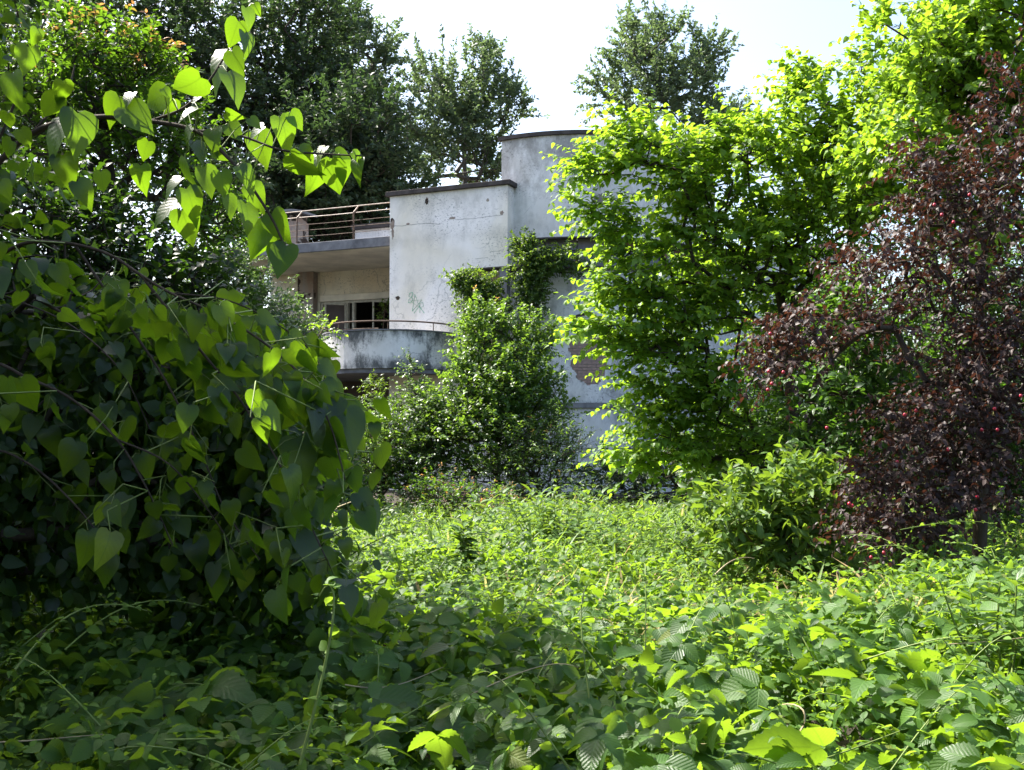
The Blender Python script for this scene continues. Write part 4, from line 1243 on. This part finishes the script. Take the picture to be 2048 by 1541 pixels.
for bi, (pts, r0) in enumerate(BR):
    w = [W(*p) for p in pts]
    # smooth
    fine = []
    for i in range(len(w) - 1):
        p0, p1, p2, p3 = w[max(i - 1, 0)], w[i], w[i + 1], w[min(i + 2, len(w) - 1)]
        for s in np.linspace(0, 1, 6)[:-1]:
            fine.append(0.5 * ((2 * p1) + (-p0 + p2) * s + (2 * p0 - 5 * p1 + 4 * p2 - p3) * s * s + (-p0 + 3 * p1 - 3 * p2 + p3) * s ** 3))
    fine.append(w[-1])
    n = len(fine)
    bm_w.tube([p - HOFF for p in fine], [r0 * (1 - 0.8 * i / n) + 0.0015 for i in range(n)], 6, caps=False)
    # hanging side shoots on the lower branches, each with its own leaves
    if bi in (5, 6, 7, 8, 9, 10, 11, 12):
        acc = 0
        for i in range(3, n):
            for rep in range(3):
                if rng.random() < (0.36 if bi in (5, 7, 10) and i > n * 0.55 else 0.10):
                    st = fine[i] + rng.normal(size=3) * np.array([0.05, 0.18, 0.05])
                    dr = unit(np.array([0.0 + rng.normal() * 0.5, rng.normal() * 0.6, -0.25 + rng.normal() * 0.35]))
                    ll = 0.08 + 0.14 * rng.random()
                    en = st + dr * ll + np.array([0, 0, -0.05])
                    twigs.tube([fine[i] - HOFF, st - HOFF, en - HOFF], [0.003, 0.0028, 0.0016], 4, caps=False)
                    for k in range(3):
                        q = st + (en - st) * (k + 0.5) / 3
                        dn = unit(np.array([0.15 + rng.normal() * 0.35, rng.normal() * 0.35, -0.9]))
                        pet = q + dn * 0.03 + rng.normal(size=3) * 0.02
                        twigs.tube([q - HOFF, pet - HOFF], [0.0013, 0.001], 3, caps=False)
                        L_ = 0.065 + 0.06 * rng.random()
                        view = unit(np.array([0, 0, CAMZ]) - pet)
                        lp.append(pet); ldr.append(dn); lsc.append(L_)
                        lnr.append(unit(view * 0.5 + np.array([rng.normal() * 0.6, -0.1, 0.35])))
    # petioles to the explicit leaves near this branch
    fa = np.array(fine)
    for j in range(n_explicit):
        dmin = np.linalg.norm(fa - lp[j], axis=1)
        m_ = int(np.argmin(dmin))
        if dmin[m_] < 0.16:
            mid = (fa[m_] + lp[j]) / 2 + np.array([0, 0, 0.012])
            twigs.tube([fa[m_] - HOFF, mid - HOFF, np.array(lp[j]) - HOFF], [0.0022, 0.0017, 0.0012], 4, caps=False)
bw = bm_w.build("branches", M['bark'], hearttree, smooth=True); bw["kind"] = "stuff"
tw = twigs.build("twigs", M['twig_green'], hearttree, smooth=True); tw["kind"] = "stuff"
lp = np.array(lp); ldr = np.array(ldr); lnr = unit(np.array(lnr)); lsc = np.array(lsc)
o_sel = np.arange(len(lp))
ex = o_sel[:n_explicit]
rest = o_sel[n_explicit:]
place_leaf_objects(hearttree, 'heart', M['l_heart'], lp[ex], ldr[ex], lnr[ex], lsc[ex])
foliage(hearttree, 'heart', M['l_heart'], lp[rest], ldr[rest], lnr[rest], lsc[rest], nobj=max(0, 300 - n_explicit))
# the rest of its crown, beyond the left edge and overhead; it throws the shade over the brambles
P, Dd = sample_blobs([(-500, 300, 4.4, 330, 420, 1.0, 260), (-700, 800, 4.2, 380, 400, 1.0, 200), (-350, -250, 4.8, 300, 250, 1.0, 200), (-260, 520, 4.6, 200, 330, 0.7, 160), (-1000, 100, 5, 500, 500, 1.2, 200)], 0, 1, 60)
P2, Dd2 = sample_blobs([(100, 620, 4.7, 210, 110, 0.35, 120), (90, 830, 4.6, 210, 130, 0.35, 150), (80, 1040, 4.5, 210, 110, 0.3, 110), (330, 720, 4.8, 120, 110, 0.35, 80), (360, 900, 4.7, 150, 110, 0.35, 110),
                        (420, 1060, 4.5, 150, 70, 0.3, 80), (530, 860, 4.7, 70, 130, 0.3, 60), (570, 1040, 4.5, 60, 80, 0.3, 45), (470, 640, 4.8, 60, 50, 0.3, 20)], 0, 1, 61)
P = np.concatenate([P, P2]); Dd = np.concatenate([Dd, Dd2 * 0.5 + np.array([0.2, -0.1, -0.7])])
nodes, par, tips = grow([np.array(p) for p in ((-2.55, 3.95, 1.2), (-2.7, 4.0, 2.2), (-2.9, 4.1, 3.0), (-3.0, 4.2, 3.8))], P, 0.3)
skeleton_mesh("branches", M['bark'], nodes, par, tips, 0.003, 0.42, 0.06, hearttree)
(pos, ld, ln, sc, tt), _ = sprays(P, unit(Dd + np.array([0.2, 0, 0])), 0.36, 10, 0.078, 0.9, 0.4, 0.5, 0.65, 0.35)
foliage(hearttree, 'round', M['l_heart'], pos, ld, ln, sc)

# ================================================================ GROUND COVER
def cover_h(x, y):
    n = mnoise.noise(Vector((x * 0.55, y * 0.45, 3.1)))
    n2 = mnoise.noise(Vector((x * 1.7, y * 1.5, 8.1)))
    base = 0.80 - 0.42 * min(1, max(0, (y - 3.0) / 9.0))
    if y > 12: base -= 0.02 * (y - 12)
    h = base + 0.18 * n + 0.13 * n2
    # trampled hollow in front of the bush on the right
    h -= 0.22 * math.exp(-(((x - 1.9) / 1.0) ** 2 + ((y - 7.6) / 1.2) ** 2))
    # mound of taller weeds in the middle distance
    h += 0.20 * math.exp(-(((x - 0.8) / 1.6) ** 2 + ((y - 13.0) / 1.6) ** 2))
    h += 0.16 * math.exp(-(((x - 2.9) / 0.8) ** 2 + ((y - 5.4) / 1.0) ** 2))
    h += 0.16 * math.exp(-(((x + 0.1) / 0.7) ** 2 + ((y - 9.5) / 1.0) ** 2))
    h += 0.05 * mnoise.noise(Vector((x * 4.5, y * 4.0, 2.2)))
    h += 0.12 * math.exp(-(((x + 1.2) / 1.4) ** 2 + ((y - 5.0) / 1.5) ** 2))
    return max(0.08, h)


def scatter(n, y0, y1, half=0.62, pw=2.0, xo=0.0):
    u = rng.random(n)
    y = (y0 ** pw + u * (y1 ** pw - y0 ** pw)) ** (1 / pw)
    x = (rng.random(n) * 2 - 1) * (half * y + 0.6) + xo
    return x, y


def trifoliate(n, y0, y1, leaf, pw, depth=0.25):
    x, y = scatter(n, y0, y1, 0.60, pw)
    h = np.array([cover_h(a, b) for a, b in zip(x, y)])
    z = h - np.abs(rng.normal(size=n)) * depth + 0.08 * rng.random(n)
    keep = np.array([mnoise.noise(Vector((a * 1.5, b * 1.3, 5.5))) + 0.7 * mnoise.noise(Vector((a * 4.2, b * 3.6, 1.5))) > -0.30 for a, b in zip(x, y)])
    z = np.where(keep, z, z - 0.30)
    c = np.stack([x, y, np.maximum(z, 0.05)], 1)
    nn = unit(np.array([0, -0.15, 1.0])[None, :] + rng.normal(size=(n, 3)) * 0.6)
    az = rng.random(n) * 2 * math.pi
    pos, dr, nr, sc = [], [], [], []
    s = leaf * (0.42 + 0.85 * rng.random(n) ** 1.2) * np.where(rng.random(n) < 0.10, 1.45, 1.0)
    for k, (off, m) in enumerate(((0, 1.15), (1.25, 0.9), (-1.25, 0.9))):
        a = az + off + rng.normal(size=n) * 0.12
        d = np.stack([np.cos(a), np.sin(a), -0.12 + rng.normal(size=n) * 0.18], 1)
        d = unit(d - (d * nn).sum(1, keepdims=True) * nn * 0.8)
        st = 0.22 if k == 0 else 0.05
        pos.append(c + d * (s * st)[:, None]); dr.append(d)
        nr.append(unit(nn + rng.normal(size=(n, 3)) * 0.16)); sc.append(s * m)
    return np.concatenate(pos), np.concatenate(dr), np.concatenate(nr), np.concatenate(sc), c


thicket = thing("bramble_thicket", "sprawling bramble thicket covering the whole foreground, its toothed leaves in threes", "bramble", (0.0, 4.0, 0))
pos, dr, nr, sc, c0 = trifoliate(8200, 1.9, 5.2, 0.086, 1.5)
foliage(thicket, 'bramble', M['l_bramble'], pos, dr, nr, sc, nobj=300)
pos, dr, nr, sc, c1 = trifoliate(15500, 4.6, 9.5, 0.064, 1.7)
foliage(thicket, 'bramble_lo', M['l_bramble'], pos, dr, nr, sc)


def cane(root, p0, az, L, rise, r, mat, leaves, lmat, leaf=0.05, seed=0):
    """arching stem with small leaves towards the tip"""
    m = MB()
    d = np.array([math.cos(az), math.sin(az), 0])
    off = np.array(root.location)
    pts = []
    wob = rng.normal(size=3) * 0.04
    for i in range(12):
        s = i / 11
        pts.append(np.array(p0) + d * L * s + np.array([0, 0, rise * math.sin(math.pi * 0.62 * s) - 0.1 * rise * s]) + wob * math.sin(3 * s) * 1.0)
    m.tube([p - off for p in pts], [r * (1 - 0.65 * i / 11) for i in range(12)], 5, caps=False)
    m.build("cane", mat, root, smooth=True)
    P_, D_, N_, S_ = [], [], [], []
    for i in range(2, 12):
        for _ in range(leaves):
            a = az + rng.choice([-1, 1]) * (0.7 + 0.5 * rng.random())
            P_.append(pts[i] + rng.normal(size=3) * 0.008)
            D_.append(np.array([math.cos(a), math.sin(a), 0.15 + rng.normal() * 0.3]))
            N_.append(np.array([0, 0, 1]) + rng.normal(size=3) * 0.4)
            S_.append(leaf * (0.5 + 0.7 * rng.random()) * (1.15 - i / 16))
    return P_, D_, N_, S_


cl = [[], [], [], []]
spec = [  # px, py, depth, azimuth deg, length, rise, radius, material
    (0, 1485, 3.0, 5, 0.30, 0.02, 0.003, 'twig_pale'), (30, 1340, 3.2, 35, 0.42, 0.16, 0.004, 'twig_green'), (130, 1300, 3.6, 30, 0.5, 0.12, 0.0035, 'twig_green'),
    (330, 1480, 2.9, 10, 0.5, 0.02, 0.0035, 'twig_green'), (690, 1370, 3.4, 18, 0.34, 0.05, 0.0028, 'twig_pale'), (930, 1395, 3.2, 25, 0.4, 0.06, 0.0028, 'twig_pale'),
    (600, 1530, 2.6, 80, 0.10, 0.50, 0.005, 'twig_green'), (560, 1180, 4.6, -20, 0.6, 0.2, 0.004, 'twig_green'), (640, 1150, 4.8, -30, 0.6, 0.25, 0.004, 'twig_green'), (720, 1260, 4.2, 20, 0.5, 0.15, 0.004, 'twig_green'),
    (1270, 1515, 2.9, 8, 0.30, 0.03, 0.004, 'twig_pale'), (1560, 1515, 2.7, 92, 0.03, 0.16, 0.004, 'twig_pale'), (1590, 1500, 2.8, 12, 0.34, 0.05, 0.004, 'twig_green'), (1700, 1330, 4.0, -35, 0.5, 0.2, 0.004, 'twig_green'),
    (1880, 1290, 4.3, -5, 0.5, 0.08, 0.003, 'twig_pale'), (1430, 1150, 7.2, 35, 0.42, 0.10, 0.006, 'twig_pale'), (1800, 1060, 6.6, -8, 0.6, 0.05, 0.003, 'twig_green'), (675, 1015, 12, -25, 0.45, 0.15, 0.008, 'twig_pale'),
    (1030, 1250, 4.2, 60, 0.5, 0.2, 0.0035, 'twig_green'), (1180, 1400, 3.2, 75, 0.3, 0.35, 0.0035, 'twig_green'), (1290, 1330, 3.8, 85, 0.25, 0.3, 0.0035, 'twig_green')]
for (px, py, d, az, L_, rise, r, mt) in spec:
    out_ = cane(thicket, W(px, py, d), R_(az), L_, rise, r, M[mt], 2 if mt == 'twig_green' else 0, None)
    for a, b in zip(cl, out_): a.extend(b)
for i in range(190):
    x, y = scatter(1, 2.3, 8.5, 0.5, 1.5)
    x, y = float(x[0]), float(y[0])
    out_ = cane(thicket, (x, y, cover_h(x, y) - 0.12), rng.random() * 6.28, 0.25 + 0.45 * rng.random(), 0.10 + 0.28 * rng.random(), 0.0028 + 0.001 * rng.random(), M['twig_green'], 2, None)
    for a, b in zip(cl, out_): a.extend(b)
foliage(thicket, 'bramble_lo', M['l_weed'], np.array(cl[0]), unit(np.array(cl[1])), unit(np.array(cl[2])), np.array(cl[3]))


# weeds of the middle distance: upright stems with opposite leaf pairs
def weeds(name, label, n, y0, y1, leaf, pw, K=9, hmul=1.0, t='ovate', mat='l_weed', xo=0.0, half=0.62, clump=None):
    root = thing(name, label, "weeds", (0, (y0 + y1) / 2, 0))
    root["kind"] = "stuff"
    x, y = scatter(n, y0, y1, half, pw, xo)
    if clump is not None:
        kp = np.array([mnoise.noise(Vector((a * 0.8, b * 0.6, clump))) > 0.12 for a, b in zip(x, y)])
        x, y = x[kp], y[kp]; n = len(x)
    h = np.array([cover_h(a, b) for a, b in zip(x, y)]) * hmul * (0.72 + 0.42 * rng.random(n))
    lean = rng.normal(size=(n, 2)) * 0.18
    az = rng.random(n) * 6.28
    pos, dr, nr, sc = [], [], [], []
    for k in range(K):
        t_ = (k + 1) / K
        frac = 0.35 + 0.65 * t_
        c = np.stack([x + lean[:, 0] * frac ** 2 * h, y + lean[:, 1] * frac ** 2 * h, h * frac], 1)
        for sgn in (0, math.pi):
            a = az + k * 1.57 + sgn + rng.normal(size=n) * 0.3
            d = np.stack([np.cos(a), np.sin(a), 0.35 * (t_ > 0.8) - 0.15 + rng.normal(size=n) * 0.3], 1)
            pos.append(c); dr.append(unit(d))
            nr.append(unit(np.array([0, -0.1, 1.0])[None, :] + rng.normal(size=(n, 3)) * 0.4))
            sc.append(leaf * (0.6 + 0.6 * rng.random(n)) * (1.15 - 0.5 * t_ ** 2))
    foliage(root, t, M[mat], np.concatenate(pos), np.concatenate(dr), np.concatenate(nr), np.concatenate(sc))
    return root


weeds("weeds", "sunlit mass of nettle-like weeds spread between the brambles and the house", 4200, 8.0, 19.5, 0.090, 1.7, K=7)
weeds("weeds", "uneven clumps of taller, darker weeds standing out of the sunlit weed mass", 2600, 8.5, 18.5, 0.10, 1.7, K=8, hmul=1.75, mat='l_vine', t='lance', clump=7.7)
weeds("weeds", "shorter mixed weeds growing through the brambles", 1500, 4.8, 10, 0.055, 1.6, K=6, hmul=1.08)


weeds("weeds", "scattered thin-stemmed small-leaved weeds poking out of the nearest brambles", 900, 2.4, 6.0, 0.042, 1.5, K=8, hmul=1.12)


def grass(name, label, n, y0, y1, L, pw, xo=0.0, half=0.6, dry=0.0, spot=None):
    root = thing(name, label, "grass", (0, (y0 + y1) / 2, 0))
    root["kind"] = "stuff"
    if spot:
        x = spot[0] + rng.normal(size=n) * spot[2]; y = spot[1] + rng.normal(size=n) * spot[3]
    else:
        x, y = scatter(n, y0, y1, half, pw, xo)
    h = np.array([cover_h(a, b) for a, b in zip(x, y)])
    pos = np.stack([x, y, np.maximum(0, h - L * 0.8)], 1)
    a = rng.random(n) * 6.28
    s = 0.35 + 0.35 * rng.random(n)
    dr = unit(np.stack([np.cos(a) * s, np.sin(a) * s, np.ones(n)], 1))
    nr = unit(np.stack([-np.cos(a), -np.sin(a), np.full(n, 0.4)], 1))
    tone = (rng.random(n) < dry).astype(float) * (0.5 + 0.5 * rng.random(n))
    foliage(root, 'blade', M['l_grass'], pos, dr, nr, L * (0.6 + 0.8 * rng.random(n)), tone, curlv=0.5)


grass("grass", "fine green grass threading through the sunny weeds", 14000, 6.5, 18, 0.42, 1.7, dry=0.05)
grass("dry_grass", "patch of dry brownish grass in front of the broadleaf bush", 2600, 6, 9, 0.34, 1.7, dry=0.65, spot=(1.75, 7.6, 0.7, 0.7))


# single leafy plants that stand out of the weeds
def herb(name, label, px, py, d, hgt, n_stem, leaf, mat, t='laurel', K=11, spread=0.14, nobj=0):
    b = W(px, py, d)
    g = [b[0], b[1], b[2] - hgt]
    root = thing(name, label, "plant", (g[0], g[1], max(0.0, g[2])))
    off = np.array(root.location)
    m = MB(); pos, dr, nr, sc = [], [], [], []
    for s in range(n_stem):
        a = rng.random() * 6.28; rr = spread * rng.random()
        top = b + np.array([math.cos(a) * rr * 1.6, math.sin(a) * rr * 1.6, -hgt * 0.35 * rng.random()])
        bot = np.array([g[0] + math.cos(a) * rr * 0.5, g[1] + math.sin(a) * rr * 0.5, off[2]])
        m.tube([bot - off, (bot + top) / 2 - off + rng.normal(size=3) * 0.01, top - off], [0.006, 0.005, 0.003], 5, caps=False)
        for k in range(K):
            t_ = 0.3 + 0.7 * (k + 1) / K
            c = bot + (top - bot) * t_
            az = k * 2.4 + s
            pos.append(c); dr.append(unit(np.array([math.cos(az), math.sin(az), 0.25 + 0.9 * t_ ** 4])))
            nr.append(unit(np.array([-0.5 * math.cos(az), -0.5 * math.sin(az), 1]) + rng.normal(size=3) * 0.15))
            sc.append(leaf * (0.7 + 0.5 * rng.random()) * (1.1 - 0.35 * t_))
    st = m.build("stem", M['twig_green'], root, smooth=True); st["kind"] = "stuff"
    foliage(root, t, M[mat], np.array(pos), np.array(dr), np.array(nr), np.array(sc), nobj=nobj)


herb("leafy_herb", "clump of long-leaved herbs standing above the weeds in front of the tower foot", 1110, 980, 11.5, 0.8, 34, 0.20, 'l_laurel', spread=0.75, K=13)
herb("leafy_herb", "single dark-green upright herb in the middle of the sunny weeds", 925, 1035, 8.6, 0.55, 7, 0.19, 'l_laurel', spread=0.08)
herb("leafy_herb", "clump of narrow-leaved herbs right of the middle in the sunny weeds", 1230, 1030, 10.5, 0.6, 26, 0.15, 'l_laurel', spread=0.6)
herb("leafy_herb", "large bright broad-leaved weed at the right edge above the brambles", 2000, 1130, 4.4, 0.5, 7, 0.16, 'l_laurel', spread=0.22, K=12, nobj=60)
herb("leafy_herb", "broad-leaved weed between the laurel-like bush and the pale broken stem", 1440, 1010, 8.8, 0.6, 18, 0.13, 'l_laurel', spread=0.45)
